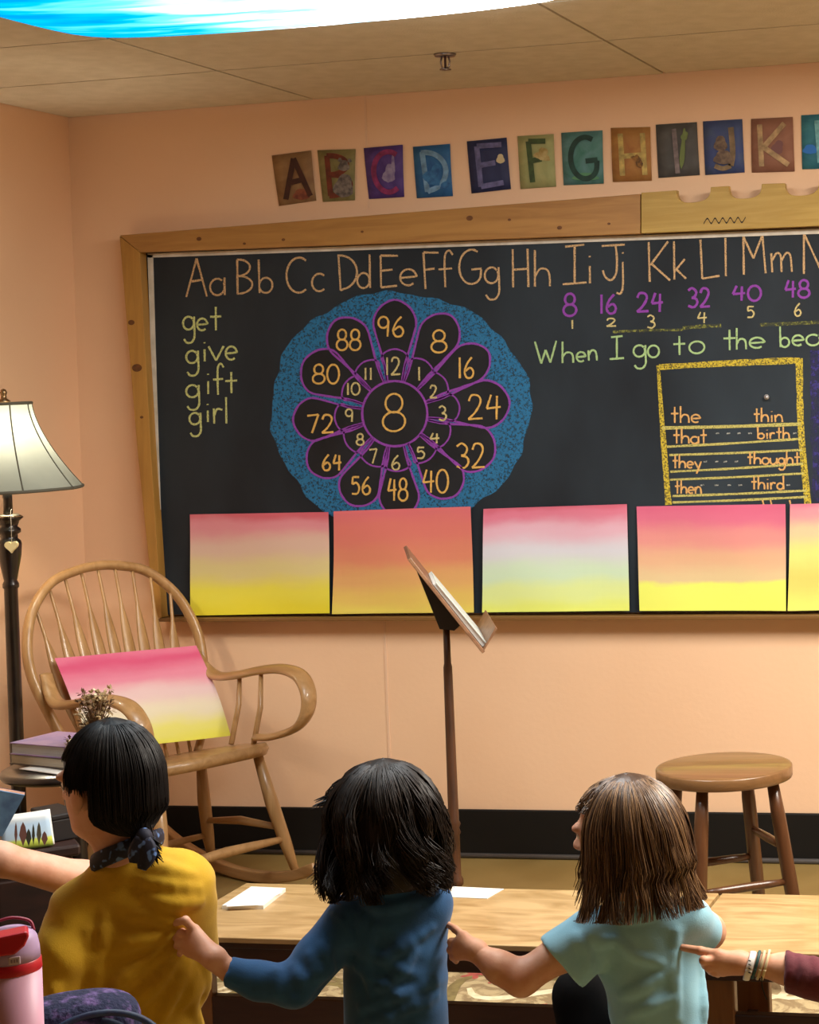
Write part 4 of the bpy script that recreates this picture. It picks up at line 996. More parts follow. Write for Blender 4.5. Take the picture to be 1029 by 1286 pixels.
def hair_object(name, pos, mats, parent, org, n=900, face=58., face_t=.36, seed=1, wave=.0, length=(.86, 1.04), w0=.0016, base_mat=None, curl_end=0., base_end=.97, lock=1., nlock=34, ear=0.):
    rg_ = random.Random(seed); m = MB(); nth, nt = 80, 28
    ids = {}
    def okface(th, t):
        a = abs((math.degrees(th)+180) % 360-180); return not ((a < face and t > face_t) or (a < face+ear and t > .50))
    vs_, fs_ = [], []
    for j in range(nt+1):
        for i in range(nth):
            th = 2*math.pi*i/nth; t = base_end*j/nt
            bump = .0016*math.sin(th*17+3*math.sin(t*5))+.001*math.sin(th*31)
            vs_.append(c2w(pos(th, t, -.004+bump*min(1, t*3)))-org)
    for j in range(nt):
        for i in range(nth):
            th = 2*math.pi*(i+.5)/nth; t = base_end*(j+.5)/nt
            if okface(th, t): fs_.append((j*nth+i, j*nth+(i+1) % nth, (j+1)*nth+(i+1) % nth, (j+1)*nth+i))
    m.add(vs_, fs_, True)
    hair = m.build(name, base_mat or mats[0], parent, recalc=False)
    hair.modifiers.new('solid', 'SOLIDIFY').thickness = .004
    sm_ = [MB() for _ in mats]
    LK = [(rg_.gauss(0, .055), rg_.uniform(-.003, .006), rg_.gauss(0, .07), rg_.uniform(0, 6.28), rg_.uniform(6, 10), rg_.uniform(.4, 1.4)) for _ in range(nlock)]
    for k in range(n):
        th = rg_.uniform(0, 2*math.pi); a = abs((math.degrees(th)+180) % 360-180)
        t1 = rg_.uniform(*length) if a > face else rg_.uniform(face_t*.75, face_t*1.0)
        lk = LK[int(th/(2*math.pi)*nlock) % nlock]; thc = (int(th/(2*math.pi)*nlock)+.5)*2*math.pi/nlock
        if a > face: t1 += lk[0]*lock
        if face < a < face+ear: t1 = min(t1, rg_.uniform(.46, .54))
        t0 = .30*rg_.random()**2.2; dth = rg_.gauss(0, .05)+lk[2]*lock; ou = rg_.uniform(-.0015, .0055); phs = lk[3]+rg_.gauss(0, .35); fr = lk[4]
        pts, rad = [], []
        NS_ = 15
        for q in range(NS_):
            u_ = q/(NS_-1); t = t0+(t1-t0)*u_
            aa = th+(thc-th)*.55*lock*u_**1.5+dth*u_+wave*.10*math.sin(fr*u_+phs)*u_
            o_ = ou+lk[1]*lock*u_+wave*.011*math.sin(fr*u_+phs+1)*u_ + curl_end*lk[5]*(max(0, u_-.6)/.4)**2*.03
            pts.append(c2w(pos(aa, t, o_))-org); rad.append(w0*(1-.65*u_**3)*(.35 if q == 0 else 1))
        sm_[rg_.randrange(len(mats))].tube(pts, rad, 3, cap=False)
    for q, mt in zip(sm_, mats):
        o = q.build('strands', mt, hair, recalc=False); o['kind'] = 'stuff'
    return hair
def hairmat(name, a, b, rough=.42, spec=.45):
    return mk(name, a, rough, b, 30, spec=spec)

def fabric(name, a, b, sc_=16): return mk(name, a, .85, b, sc_, detail=4, bump=.10, bscale=420, sheen=.15)
DEN = fabric('trouser_dark', (30, 30, 38), (22, 22, 28)); BLK = mk('trouser_black', (14, 13, 14), .95, (9, 9, 10), 16, spec=.1)

def lower_body(pel, face, mat, parent, org, knee_up=None, hip=.10, thigh=.36, name='trousers', r=.07, spread=.10):
    """kneeling / sitting on the heels; pel, face in world"""
    face = np.array(face, float)/np.linalg.norm(face); sd_ = np.array([-face[1], face[0], 0]); pel = np.array(pel, float)+np.array([0, 0, .014])
    Q = []
    def C_(a, b, ra, rb, k=.03): Q.append(Cap(w2c(a), w2c(b), ra, rb, k))
    Q.append(Ell(w2c(pel), (hip*1.35, hip*1.0, hip*1.1), None, .04))
    Q.append(Ell(w2c(pel+np.array([0, 0, .09])), (hip*1.2, hip*1.0, hip*.95), None, .04))
    for sg in (-1, 1):
        h0 = pel+sd_*sg*hip*.65
        if knee_up is not None and sg == knee_up[1]:
            kn = np.array(knee_up[0]); ft = kn-face*-.02; ft = np.array([kn[0]+face[0]*.05, kn[1]+face[1]*.05, .06])
            C_(h0, kn, r*1.05, r*.78); C_(kn, ft, r*.75, r*.5); C_(ft, ft+face*.12-np.array([0, 0, .025]), r*.45, r*.35)
        else:
            kn = h0+face*thigh+sd_*sg*spread; kn[2] = r*.95+.010; ft = h0+face*.0+sd_*sg*(spread*.3+.03); ft[2] = r*.55+.012
            C_(h0, kn, r*1.1, r*.8); C_(kn, ft, r*.72, r*.5); C_(ft, ft-face*.12, r*.5, r*.35)
    return skin_obj(name, [surface(Q, .011)], mat, parent, org)
class Cut:
    """flat cut for hems: removes what lies beyond a plane, near a point"""
    def __init__(s, a, n, R, k=.004): s.a, s.n, s.R, s.k = np.array(a, np.float32), np.array(n, np.float32)/np.linalg.norm(n), R, -k
    def d(s, p): q = p-s.a; return np.maximum(-(q@s.n), np.sqrt((q*q).sum(1))-s.R)
def ridges(base, lines, d0, r=.007, k=.014, sink=.002):
    out_ = []
    for ln in lines:
        pts = smooth_path([np.array(p, float) for p in ln], 3); Q = []
        for p in pts:
            d = hit(base, p[0], p[1], d0)
            if d is not None: Q.append(cp3(p[0], p[1], d+sink))
        n = len(Q)
        for i in range(n-1):
            t = (i+.5)/max(1, n-1); rr = r*(.45+.55*math.sin(math.pi*t)); out_.append(Cap(Q[i], Q[i+1], rr, rr, k))
    return out_
def creases(amp, freq, dirv, warp, seed):
    """soft cloth wrinkles running along one direction"""
    dv = np.array(dirv, np.float32)
    def f(p):
        a = p@dv; w = np.sin(p[:, 0]*warp[0]+seed)+np.sin(p[:, 1]*warp[1]+seed*1.7)+np.sin((p[:, 0]+p[:, 2])*warp[2])
        return (amp*np.sin(a*freq+1.6*w)*(.55+.45*np.sin(w*1.3+seed))).astype(np.float32)
    return f

# ---------------------------------------------------------------- WOMAN in yellow
d0 = 3.5
def A(x, y, dz=0.): return cp3(x, y, d0+dz)
wpos = at(165, 1420, 3.58); org = np.array([wpos[0], wpos[1], 0.])
woman = empty('person', org, 0, 'seated woman in a mustard yellow blouse with dark hair tied by a navy scarf', 'person')
fA = (-.92, -.06, .38)
hp_, HP = head(A(135, 977), fA, .205)
neck = [Cap(A(143, 1015, .005), A(162, 1088, .03), .046, .056, .03)]
arm = [Cap(A(205, 1120, .12), A(150, 1118, .24), .045, .040, .02), Cap(A(150, 1118, .24), A(105, 1107, .2), .040, .036, .02), Cap(A(105, 1107, .2), A(0, 1079, .10), .036, .029, .02), Cap(A(0, 1079, .10), A(-45, 1062, .06), .029, .023, .02)]
tors = [Ell(A(170, 1155, .06), (.11, .10, .08), None, .05), Ell(A(165, 1260, .06), (.105, .16, .085), None, .05), Ell(A(165, 1370, .07), (.11, .12, .09), None, .05)]
hand_w = [Ell(A(-70, 1050, .04), (.038, .030, .020), None, .02)] + [q for i in range(4) for q in finger([A(-90+4*i, 1036+9*i, .03), A(-112+3*i, 1030+11*i, .03), A(-122+5*i, 1044+11*i, .05)], .010, .008, .006)] + finger([A(-62, 1036, .05), A(-78, 1018, .07), A(-96, 1014, .08)], .011, .009, .006)
ear_w = [Ell(HP(.092, -.026, -.002), (.006, .024, .014), np.stack(basis(fA)[::-1]), .006), Cap(HP(.072, -.026, -.002), HP(.091, -.026, -.002), .010, .008, .008)]
skin_obj('body', [surface(hp_+neck+tors+arm+hand_w+ear_w, .0048)], SKIN, woman, org)
eyes(HP, .91, woman, org)
YEL = fabric('blouse_yellow', (206, 164, 18), (192, 150, 12))
bl_ = [Cap(A(104, 1146, .02), A(222, 1116, .04), .050, .052, .05), Cap(A(222, 1116, .04), A(238, 1190, .10), .054, .052, .07), Cap(A(150, 1092, .03), A(104, 1140, .02), .034, .042, .04), Ell(A(168, 1158, .06), (.128, .085, .092), None, .05), Ell(A(166, 1222, .06), (.132, .12, .105), None, .05), Ell(A(165, 1310, .06), (.134, .12, .11), None, .05), Ell(A(165, 1400, .07), (.14, .11, .12), None, .05),
       Cap(A(160, 1088, .03), A(168, 1110, .045), .058, .070, .03), Cap(A(172, 1090, .02), A(222, 1104, .035), .032, .034, .03),
       Cap(A(98, 1148, .015), A(78, 1200, -.03), .050, .050, .022), Cap(A(78, 1200, -.03), A(80, 1290, -.03), .050, .047, .022), Cap(A(80, 1290, -.03), A(85, 1400, .0), .047, .045, .022)]
fold = ridges(bl_, [[(196, 1068), (214, 1100), (226, 1135), (232, 1165)]], d0, .0035, .006) + \
    ridges(bl_, [[(228, 1178), (190, 1205), (150, 1238), (118, 1290)], [(232, 1188), (205, 1225), (170, 1262), (150, 1300)], [(218, 1172), (180, 1180), (140, 1196)], [(178, 1086), (205, 1092), (240, 1100)], [(176, 1104), (206, 1112), (248, 1116)], [(185, 1122), (215, 1132), (250, 1132)],
                 [(238, 1212), (246, 1235), (240, 1260), (250, 1290)], [(228, 1215), (238, 1240), (228, 1262)], [(252, 1200), (256, 1230), (250, 1262)], [(110, 1168), (118, 1220), (112, 1290)], [(132, 1150), (128, 1200), (120, 1250)], [(70, 1240), (64, 1290)], [(224, 1160), (196, 1150), (165, 1152)], [(236, 1196), (222, 1235), (200, 1286)]], d0, .012, .012, .004)
dispA = creases(.0022, 95., (.5, .85, 0), (16, 21, 12), 1.3)
skin_obj('blouse', [surface(bl_+fold, .0055, dispA)], YEL, woman, org)
HB = [hairmat('hair_black_a', (14, 10, 9), (22, 17, 15), .5, .22), hairmat('hair_black_b', (27, 21, 19), (18, 14, 12), .46, .3)]
prof = [(0, 0.107, 0.002), (0.04, 0.1048, 0.0166), (0.09, 0.0971, 0.0349), (0.15, 0.084, 0.0515), (0.22, 0.0656, 0.0656), (0.3, 0.0444, 0.0755), (0.42, 0.018, 0.083), (0.56, -0.024, 0.0845), (0.7, -0.06, 0.084), (0.85, -0.085, 0.078), (1, -0.105, 0.04)]
knot = A(176, 1046, -.055)
hpos = hair_shell(A(135, 977), fA, prof, knot=(knot, .66), side_scale=1.0)
hair_object('hair', hpos, HB, woman, org, n=1500, face=66, face_t=.33, seed=2, wave=.06, length=(.97, 1.0), w0=.0013, base_end=1.0, lock=.15, ear=34.)
# short tail of hair below the tie
tl = MB(); rt = random.Random(6)
for k in range(90):
    a = np.array([rt.gauss(0, .006), rt.gauss(0, .004), rt.gauss(0, .006)]); e = A(rt.uniform(172, 206), rt.uniform(1060, 1092), -.065+rt.uniform(-.01, .01))
    p0 = knot+a; mid = (p0+e)/2+np.array([rt.gauss(0, .006), .006, -.008])
    tl.tube([c2w(q)-org for q in smooth_path([p0, mid, e], 4)], [.0016]*8+[.0006], 3, cap=False)
o = tl.build('hair_tail', HB[0], woman, recalc=False); o['kind'] = 'stuff'
NAVY = mk('scarf_navy', (18, 22, 46), .7, (92, 128, 190), 75, detail=1., contrast=(.60, .68))
c0 = A(160, 1070, .02); fS, uS, sS = basis(fA)
ring = []
for a in np.linspace(0, 2*math.pi, 37):
    ring.append(c2w(c0+sS*math.sin(a)*.060+fS*math.cos(a)*.060+uS*(-.022*math.cos(a)+.004))-org)
MB().tube(ring, .016, 10, side=(0, 0, 1), flat=.42).build('scarf', NAVY, woman)
MB().sphere(c2w(A(181, 1052, -.072))-org, (.016, .014, .018), 12, 8).build('scarf_knot', NAVY, woman)
for pts, wdt_ in (([(180, 1054), (184, 1072), (178, 1092)], .019), ([(178, 1052), (171, 1070), (168, 1084)], .015)):
    Q = [c2w(A(x, y, -.082-.004*i))-org for i, (x, y) in enumerate(pts)]
    MB().tube(smooth_path(Q, 5), [.008+(wdt_-.008)*math.sin(math.pi*min(1., (i+2)/12)) for i in range(11)], 8, side=RT, flat=.25).build('scarf_tail', NAVY, woman)
fwd_w = c2w(np.array([-.6, 0, .8]))-CAM; fwd_w[2] = 0
lower_body((wpos[0], wpos[1], .20), fwd_w, DEN, woman, org, hip=.125, thigh=.42, r=.085)

# ---------------------------------------------------------------- BOY in dark blue
bpos = at(497, 1420, 3.57); org = np.array([bpos[0], bpos[1], 0.])
boy = empty('person', org, 0, 'dark haired child in a long sleeved dark blue shirt seen from behind', 'person')
fB = (-.50, -.10, .85)
hb_, HBp = head(A(484, 1028, .02), fB, .192)
neckb = [Cap(A(490, 1070, .02), A(494, 1130, .04), .040, .046, .025)]
torb = [Ell(A(495, 1175, .06), (.078, .08, .06), None, .05), Ell(A(497, 1260, .06), (.08, .12, .066), None, .05), Ell(A(497, 1370, .06), (.085, .1, .07), None, .05)]
wr = A(288, 1219, -.055)
armb = [Cap(A(440, 1155, .03), A(372, 1238, -.03), .034, .028, .02), Cap(A(372, 1238, -.03), wr, .028, .021, .02)]
base_b = [Cap(A(440, 1153, .03), A(543, 1133, .045), .040, .038, .045), Ell(A(497, 1172, .06), (.094, .078, .076), None, .05), Ell(A(497, 1235, .06), (.096, .10, .082), None, .05), Ell(A(498, 1310, .06), (.098, .1, .086), None, .05), Ell(A(498, 1390, .06), (.10, .09, .09), None, .05),
          Cap(A(492, 1112, .035), A(494, 1130, .045), .047, .056, .025),
          Cap(A(440, 1154, .025), A(398, 1205, -.01), .044, .041, .018), Cap(A(398, 1205, -.01), A(371, 1238, -.03), .041, .038, .018), Cap(A(371, 1238, -.03), A(325, 1232, -.045), .038, .032, .018), Cap(A(325, 1232, -.045), A(281, 1219, -.055), .032, .0265, .018),
          Cut(A(285, 1220, -.055), (-1, .28, -.15), .05)]
foldb = ridges(base_b, [[(414, 1142), (432, 1158), (441, 1180), (442, 1205)]], d0, .0045, .007, .001) + \
    ridges(base_b, [[(452, 1150), (456, 1180), (452, 1215)], [(470, 1165), (462, 1200), (466, 1240)], [(478, 1205), (505, 1190), (540, 1165)], [(470, 1245), (500, 1225), (520, 1195)], [(455, 1265), (500, 1250), (545, 1235)], [(450, 1290), (505, 1268), (548, 1250)],
                     [(405, 1190), (412, 1212), (400, 1234)], [(390, 1200), (398, 1225), (384, 1248)], [(370, 1215), (382, 1240), (372, 1260)], [(345, 1222), (350, 1245)], [(455, 1128), (485, 1140), (530, 1130)]], d0, .0075, .014)
BLU = fabric('shirt_blue', (34, 88, 138), (28, 76, 122))
skin_obj('shirt', [surface(base_b+foldb, .0048, creases(.0020, 110., (.4, .9, 0), (22, 26, 15), 2.2))], BLU, boy, org)
tipA = hit(bl_, 221, 1160, d0) or 3.45
T = tipA-d0
hand_b = [Cap(wr, A(268, 1204, -.06), .0205, .019, .012)] + \
    [Cap(A(270, 1203, -.06), A(x, y, T-.012), .0145, .0105, .012) for x, y in ((244, 1168), (239, 1176), (236, 1185), (238, 1195))] + \
    finger([A(244, 1168, T-.014), A(233, 1155.5, T-.020), A(220, 1159, T-.004)], .0082, .0062, .004) + \
    finger([A(239, 1176, T-.014), A(227, 1172, T-.016), A(221, 1178, T-.002)], .0080, .0062, .004) + \
    finger([A(236, 1185, T-.014), A(225, 1182, T-.015), A(222, 1188, T-.002)], .0078, .0060, .004) + \
    finger([A(238, 1195, T-.014), A(228, 1192, T-.014), A(226, 1198, T-.003)], .0070, .0056, .004) + \
    finger([A(262, 1196, T+.002), A(244, 1184, T+.004), A(229, 1170, T+.0)], .0095, .0068, .005)
skin_obj('body', [surface(hb_+neckb+torb+armb, .005), surface(hand_b, .0020)], SKIN, boy, org)
eyes(HBp, .85, boy, org)
HD = [hairmat('hair_dark_a', (22, 15, 11), (33, 23, 16), .5, .25), hairmat('hair_dark_b', (42, 29, 20), (28, 19, 14), .46, .3)]
profb = [(0, 0.107, 0.0019), (0.04, 0.1048, 0.0194), (0.09, 0.0971, 0.0407), (0.15, 0.084, 0.06), (0.22, 0.0656, 0.0766), (0.3, 0.0444, 0.0882), (0.42, 0.018, 0.0969), (0.58, -0.03, 0.0997), (0.74, -0.072, 0.096), (0.88, -0.105, 0.0893), (1, -0.13, 0.0817)]
hposb = hair_shell(A(481, 1028, .02), fB, profb, side_scale=1.0)
hair_object('hair', hposb, HD, boy, org, n=3000, face=55, face_t=.42, seed=7, wave=1.9, length=(.80, 1.04), w0=.0016, curl_end=.8, base_end=.95, lock=1.05)
fwd_b = c2w(np.array([-.35, 0, .94]))-CAM; fwd_b[2] = 0
lower_body((bpos[0], bpos[1], .19), fwd_b, DEN, boy, org, hip=.095, thigh=.28, r=.06)

# ---------------------------------------------------------------- GIRL in light blue
gpos = at(832, 1420, 3.57); org = np.array([gpos[0], gpos[1], 0.])
girl = empty('person', org, 0, 'brown haired girl in a pale blue short sleeved shirt pointing left', 'person')
fG = (-.91, -.08, .41)
hg_, HGp = head(A(777, 1041, .02), fG, .190)
neckg = [Cap(A(786, 1085, .02), A(800, 1150, .04), .037, .042, .025)]
torg = [Ell(A(805, 1190, .06), (.085, .075, .06), None, .05), Ell(A(825, 1270, .06), (.07, .11, .066), None, .05), Ell(A(832, 1370, .06), (.08, .1, .07), None, .05)]
armg = [Cap(A(742, 1168, .02), A(712, 1192, -.005), .036, .034, .02), Cap(A(712, 1192, -.005), A(655, 1229, -.035), .0345, .029, .02), Cap(A(655, 1229, -.035), A(628, 1215, -.03), .029, .026, .02), Cap(A(628, 1215, -.03), A(603, 1199, -.015), .026, .0195, .02),
        Cap(A(872, 1155, .06), A(889, 1170, .12), .034, .031, .02), Cap(A(889, 1170, .12), A(850, 1185, .30), .031, .024, .02), Cap(A(850, 1185, .30), A(820, 1180, .36), .022, .018, .02)]
tg = .045
hand_g = [Cap(A(606, 1201, -.016), A(598, 1193, -.012), .0195, .0175, .012)] + \
    [Cap(A(599, 1194, -.010), A(x, y, dz), .0135, .0098, .012) for x, y, dz in ((583, 1176, .006), (577, 1183, .004), (574, 1191, .004), (576, 1200, .004))] + \
    finger([A(583, 1176, .006), A(572, 1167, .022), A(562, 1160.5, .040)], .0078, .0056, .004) + \
    finger([A(577, 1183, .004), A(567, 1183, .012), A(569, 1191, .026)], .0078, .0062, .004) + \
    finger([A(574, 1191, .004), A(566, 1193, .012), A(570, 1200, .026)], .0076, .0060, .004) + \
    finger([A(576, 1200, .004), A(569, 1202, .010), A(573, 1207, .022)], .0070, .0056, .004) + \
    finger([A(596, 1186, .006), A(584, 1182, .022), A(572, 1184, .034)], .0090, .0066, .005)
skin_obj('body', [surface(hg_+neckg+torg+armg, .0048), surface(hand_g, .0020)], SKIN2, girl, org)
eyes(HGp, .84, girl, org)
base_g = [Cap(A(742, 1166, .02), A(868, 1152, .045), .034, .034, .045), Ell(A(806, 1188, .06), (.102, .075, .074), None, .05), Ell(A(823, 1248, .06), (.088, .09, .08), None, .05), Ell(A(832, 1315, .06), (.088, .1, .084), None, .05), Ell(A(834, 1390, .06), (.095, .09, .09), None, .05),
          Cap(A(797, 1128, .035), A(802, 1148, .045), .044, .054, .025),
          Cap(A(744, 1168, .02), A(701, 1200, -.012), .041, .045, .016), Cap(A(750, 1188, .02), A(710, 1222, -.010), .036, .042, .016), Cap(A(868, 1156, .05), A(892, 1178, .13), .037, .042, .02),
          Cut(A(709, 1214, -.012), (-.74, -.64, -.2), .072), Cut(A(886, 1172, .105), (.45, -.45, .75), .07)]
foldg = ridges(base_g, [[(728, 1152), (742, 1165), (752, 1185)], [(735, 1172), (752, 1182), (772, 1180)], [(722, 1175), (735, 1195), (740, 1222)], [(850, 1170), (846, 1215), (850, 1280)], [(775, 1180), (800, 1200), (830, 1210)], [(780, 1250), (806, 1240), (836, 1222)], [(790, 1275), (820, 1262), (848, 1250)], [(760, 1140), (790, 1152), (830, 1146)], [(878, 1205), (882, 1250), (884, 1290)]], d0, .007, .014)
SKYB = fabric('shirt_pale_blue', (150, 202, 220), (138, 192, 214))
skin_obj('shirt', [surface(base_g+foldg, .0048, creases(.0011, 90., (.3, .95, 0), (20, 24, 13), 3.1))], SKYB, girl, org)
HBr = [hairmat('hair_brown_a', (84, 60, 42), (104, 76, 52), .38), hairmat('hair_brown_b', (150, 116, 80), (118, 88, 58), .38), hairmat('hair_brown_c', (60, 43, 32), (80, 58, 42), .38)]
profg = [(0, 0.102, 0.002), (0.04, 0.0999, 0.0176), (0.09, 0.0926, 0.037), (0.15, 0.08, 0.0546), (0.22, 0.0625, 0.0695), (0.3, 0.0423, 0.0801), (0.42, 0.016, 0.089), (0.58, -0.03, 0.095), (0.74, -0.072, 0.104), (0.88, -0.108, 0.113), (1, -0.138, 0.121)]
hposg = hair_shell(A(785, 1043, .02), fG, profg, side_scale=.98)
hair_object('hair', hposg, HBr, girl, org, n=2600, face=60, face_t=.30, seed=11, wave=.55, length=(.86, 1.02), w0=.0014, base_mat=HBr[2], base_end=.80, lock=1.2, curl_end=.15)
fwd_g = c2w(np.array([-.45, 0, .89]))-CAM; fwd_g[2] = 0
kn_ = at(728, 1250, 3.66)
lower_body((gpos[0], gpos[1], .18), fwd_g, BLK, girl, org, hip=.09, thigh=.27, r=.06, knee_up=(kn_, 1))

# ---------------------------------------------------------------- CHILD in maroon, reaching in from the right
mpos = at(1240, 1420, 3.52); org = np.array([mpos[0], mpos[1], 0.])
kid = empty('person', org, 0, 'child in a maroon sleeve with wrist bracelets pointing in from the right edge', 'person')
fM = (-.7, -.05, .71)
hm_, HMp = head(A(1222, 1035, .02), fM, .190)
torm = [Cap(A(1224, 1080, .02), A(1230, 1150, .04), .038, .044, .025), Ell(A(1232, 1190, .05), (.082, .08, .06), None, .05), Ell(A(1235, 1280, .05), (.08, .12, .066), None, .05)]
Tg = (hit(base_g, 857, 1190, d0) or 3.5)-d0
Z1 = Tg-.030
armm = [Cap(A(1180, 1160, .0), A(1092, 1246, Z1-.03), .034, .029, .02), Cap(A(1092, 1246, Z1-.03), A(990, 1217, Z1-.005), .028, .0255, .02), Cap(A(990, 1217, Z1-.005), A(936, 1210, Z1), .0255, .0185, .02)]
hand_m = [Cap(A(940, 1211, Z1), A(928, 1209, Z1), .0185, .0185, .012)] + \
    [Cap(A(930, 1209, Z1), A(x, y, Z1+dz), .0150, .0108, .012) for x, y, dz in ((903, 1199, .0), (902, 1206, -.004), (904, 1213, -.002), (908, 1219, .004))] + \
    finger([A(903, 1199, Z1), A(880, 1194, Z1+.008), A(858, 1190, Tg-.006)], .0088, .0064, .004) + \
    finger([A(902, 1206, Z1-.004), A(884, 1206, Z1-.012), A(886, 1213, Z1+.004)], .0086, .0070, .004) + \
    finger([A(904, 1213, Z1-.002), A(890, 1215, Z1-.008), A(893, 1220, Z1+.006)], .0082, .0066, .004) + \
    finger([A(908, 1219, Z1+.004), A(897, 1221, Z1+.0), A(902, 1224, Z1+.010)], .0072, .0058, .004) + \
    finger([A(922, 1204, Z1+.012), A(904, 1203, Z1+.026), A(888, 1205, Z1+.022)], .0095, .0070, .005)
skin_obj('body', [surface(hm_+torm+armm, .005), surface(hand_m, .0020)], SKIN2, kid, org)
eyes(HMp, .84, kid, org)
base_m = [Cap(A(1180, 1162, .0), A(1290, 1156, .04), .038, .038, .045), Ell(A(1234, 1190, .05), (.098, .078, .076), None, .05), Ell(A(1236, 1260, .05), (.094, .1, .082), None, .05), Ell(A(1238, 1380, .05), (.10, .1, .09), None, .05), Cap(A(1228, 1120, .035), A(1230, 1145, .04), .045, .054, .025),
          Cap(A(1180, 1162, .0), A(1094, 1246, Z1-.03), .046, .042, .02), Cap(A(1094, 1246, Z1-.03), A(972, 1217, Z1-.004), .042, .035, .02), Cut(A(986, 1218, Z1-.005), (-1, .05, 0), .06)]
MAR = fabric('sleeve_maroon', (98, 22, 38), (82, 16, 30))
fm_ = ridges(base_m, [[(1004, 1200), (1010, 1220), (1004, 1240)], [(1022, 1204), (1030, 1226)], [(990, 1196), (993, 1215), (988, 1236)]], d0, .005, .01)
skin_obj('shirt', [surface(base_m+fm_, .005, creases(.0016, 120., (.9, .3, 0), (20, 24, 13), 4.1))], MAR, kid, org)
hposm = hair_shell(A(1224, 1035, .02), fM, profg, side_scale=.98)
hair_object('hair', hposm, HD, kid, org, n=260, face=50, face_t=.32, seed=15, wave=.3, length=(.84, 1.02), w0=.0022, base_end=.95)
for x, y, r, mt, wd_, lb in ((942, 1211, .0235, mk('band_white', (226, 222, 216), .5), .0062, 'wide white wristband'), (950, 1211.5, .0225, mk('band_teal', (30, 70, 66), .6), .0030, 'dark teal wristband'), (956, 1212, .0232, mk('band_beige', (196, 178, 140), .6), .0030, 'beige wristband'), (962, 1212, .0250, mk('band_cream', (222, 206, 160), .6), .0024, 'thin cream cord bracelet')):
    axd = A(936, 1210, Z1)-A(990, 1217, Z1-.005); axd /= np.linalg.norm(axd); b1_ = np.cross(axd, (0, 1, 0)); b1_ /= np.linalg.norm(b1_); b2_ = np.cross(axd, b1_)
    cc = A(x, y+(2 if wd_ > .005 else 0), Z1-.001); rg__ = [c2w(cc+b1_*math.cos(a)*r+b2_*math.sin(a)*r*1.06+axd*.004*math.sin(a))-org for a in np.linspace(0, 2*math.pi, 41)]
    axw = (axd[0]*RT+axd[1]*UP+axd[2]*FW)
    o = MB().tube(rg__, wd_, 8, side=axw, flat=.3 if wd_ > .005 else .8).build('bracelet', mt, kid); o['label'] = lb
dm_ = MB()
for yy in (1206, 1211, 1216, 1221):
    dm_.tube([c2w(A(940.4, yy, Z1-.0262))-org, c2w(A(943.4, yy+1.2, Z1-.0262))-org], .0011, 4)
dm_.build('bracelet_print', DARK, kid)
MB().tube([c2w(q)-org for q in smooth_path([A(957, 1226, Z1-.022), A(958, 1240, Z1-.024), A(963, 1255, Z1-.02)], 4)], .0013, 5).build('bracelet_cord', DARK, kid)
fwd_m = c2w(np.array([-.5, 0, .86]))-CAM; fwd_m[2] = 0
lower_body((mpos[0], mpos[1], .19), fwd_m, DEN, kid, org, hip=.095, thigh=.28, r=.06)

# ================================================================== LEFT FOREGROUND AND BEHIND THE ARM
# dark chest with picture books, seen past the woman's arm
cb = at(30, 1066, 4.25); cz = float(cb[2])
DKW = mk('chest_wood', (58, 30, 20), .5, (36, 18, 14), 7, (1, 1, 6))
v_ = ray(30, 1066); ang_ = math.atan2(v_[1], v_[0])-math.pi/2
chest = empty('storage_chest', (cb[0], cb[1], 0), ang_+.12, 'dark wooden chest behind the woman, picture books standing on it', 'chest')
MB().box((-.46, -.02, .03), (.10, .34, cz-.025)).build('chest_body', DKW, chest, bevel=.006)
MB().box((-.475, -.035, cz-.025), (.115, .355, cz)).build('lid', DKW, chest, bevel=.006)
MB().box((-.47, -.03, .004), (.11, .35, .035)).build('plinth', DKW, chest, bevel=.004)
for k in range(3): MB().box((-.44+.19*k, -.028, .07), (-.44+.19*k+.15, -.018, cz-.06)).build('panel', mk('chest_panel', (44, 22, 15), .5, (30, 15, 11), 12, (1, 1, 5)), chest, bevel=.004)
# landscape picture book standing open
pbm = wash('wash_landscape', [(0, (96, 110, 52)), (.10, (150, 160, 60)), (.24, (196, 204, 88)), (.34, (172, 192, 206)), (.7, (176, 200, 220)), (1, (226, 228, 226))], .05, 3.3, 5.)
bq = [at(2, 1030, 4.22), at(61, 1022, 4.26), at(67, 1063, 4.26), at(2, 1066, 4.22)]
bq[2][2] = bq[3][2] = cz+.003
pbk = empty('picture_book', (bq[2]+bq[3])/2, 0, 'standing picture book open at a landscape with dark trees, beyond the woman\'s arm', 'book')
og = np.array(pbk.location)
lean = np.array(v_)*.0; aw = np.array([v_[0], v_[1], 0]); aw /= np.linalg.norm(aw)
MB().grid(lambda u, v: (bq[0]*(1-u)+bq[1]*u)*v+(bq[3]*(1-u)+bq[2]*u)*(1-v)+aw*.02*v-aw*.006*math.sin(3*u)-og, 10, 8).build('page', pbm, pbk, solid=.002)
MB().grid(lambda u, v: (bq[0]*(1-u)+bq[1]*u)*v+(bq[3]*(1-u)+bq[2]*u)*(1-v)+aw*(.012+.02*v)-aw*.006*math.sin(3*u)+np.array([.003, 0, .004*v])-og, 10, 8).build('cover', PAPER, pbk, solid=.010)
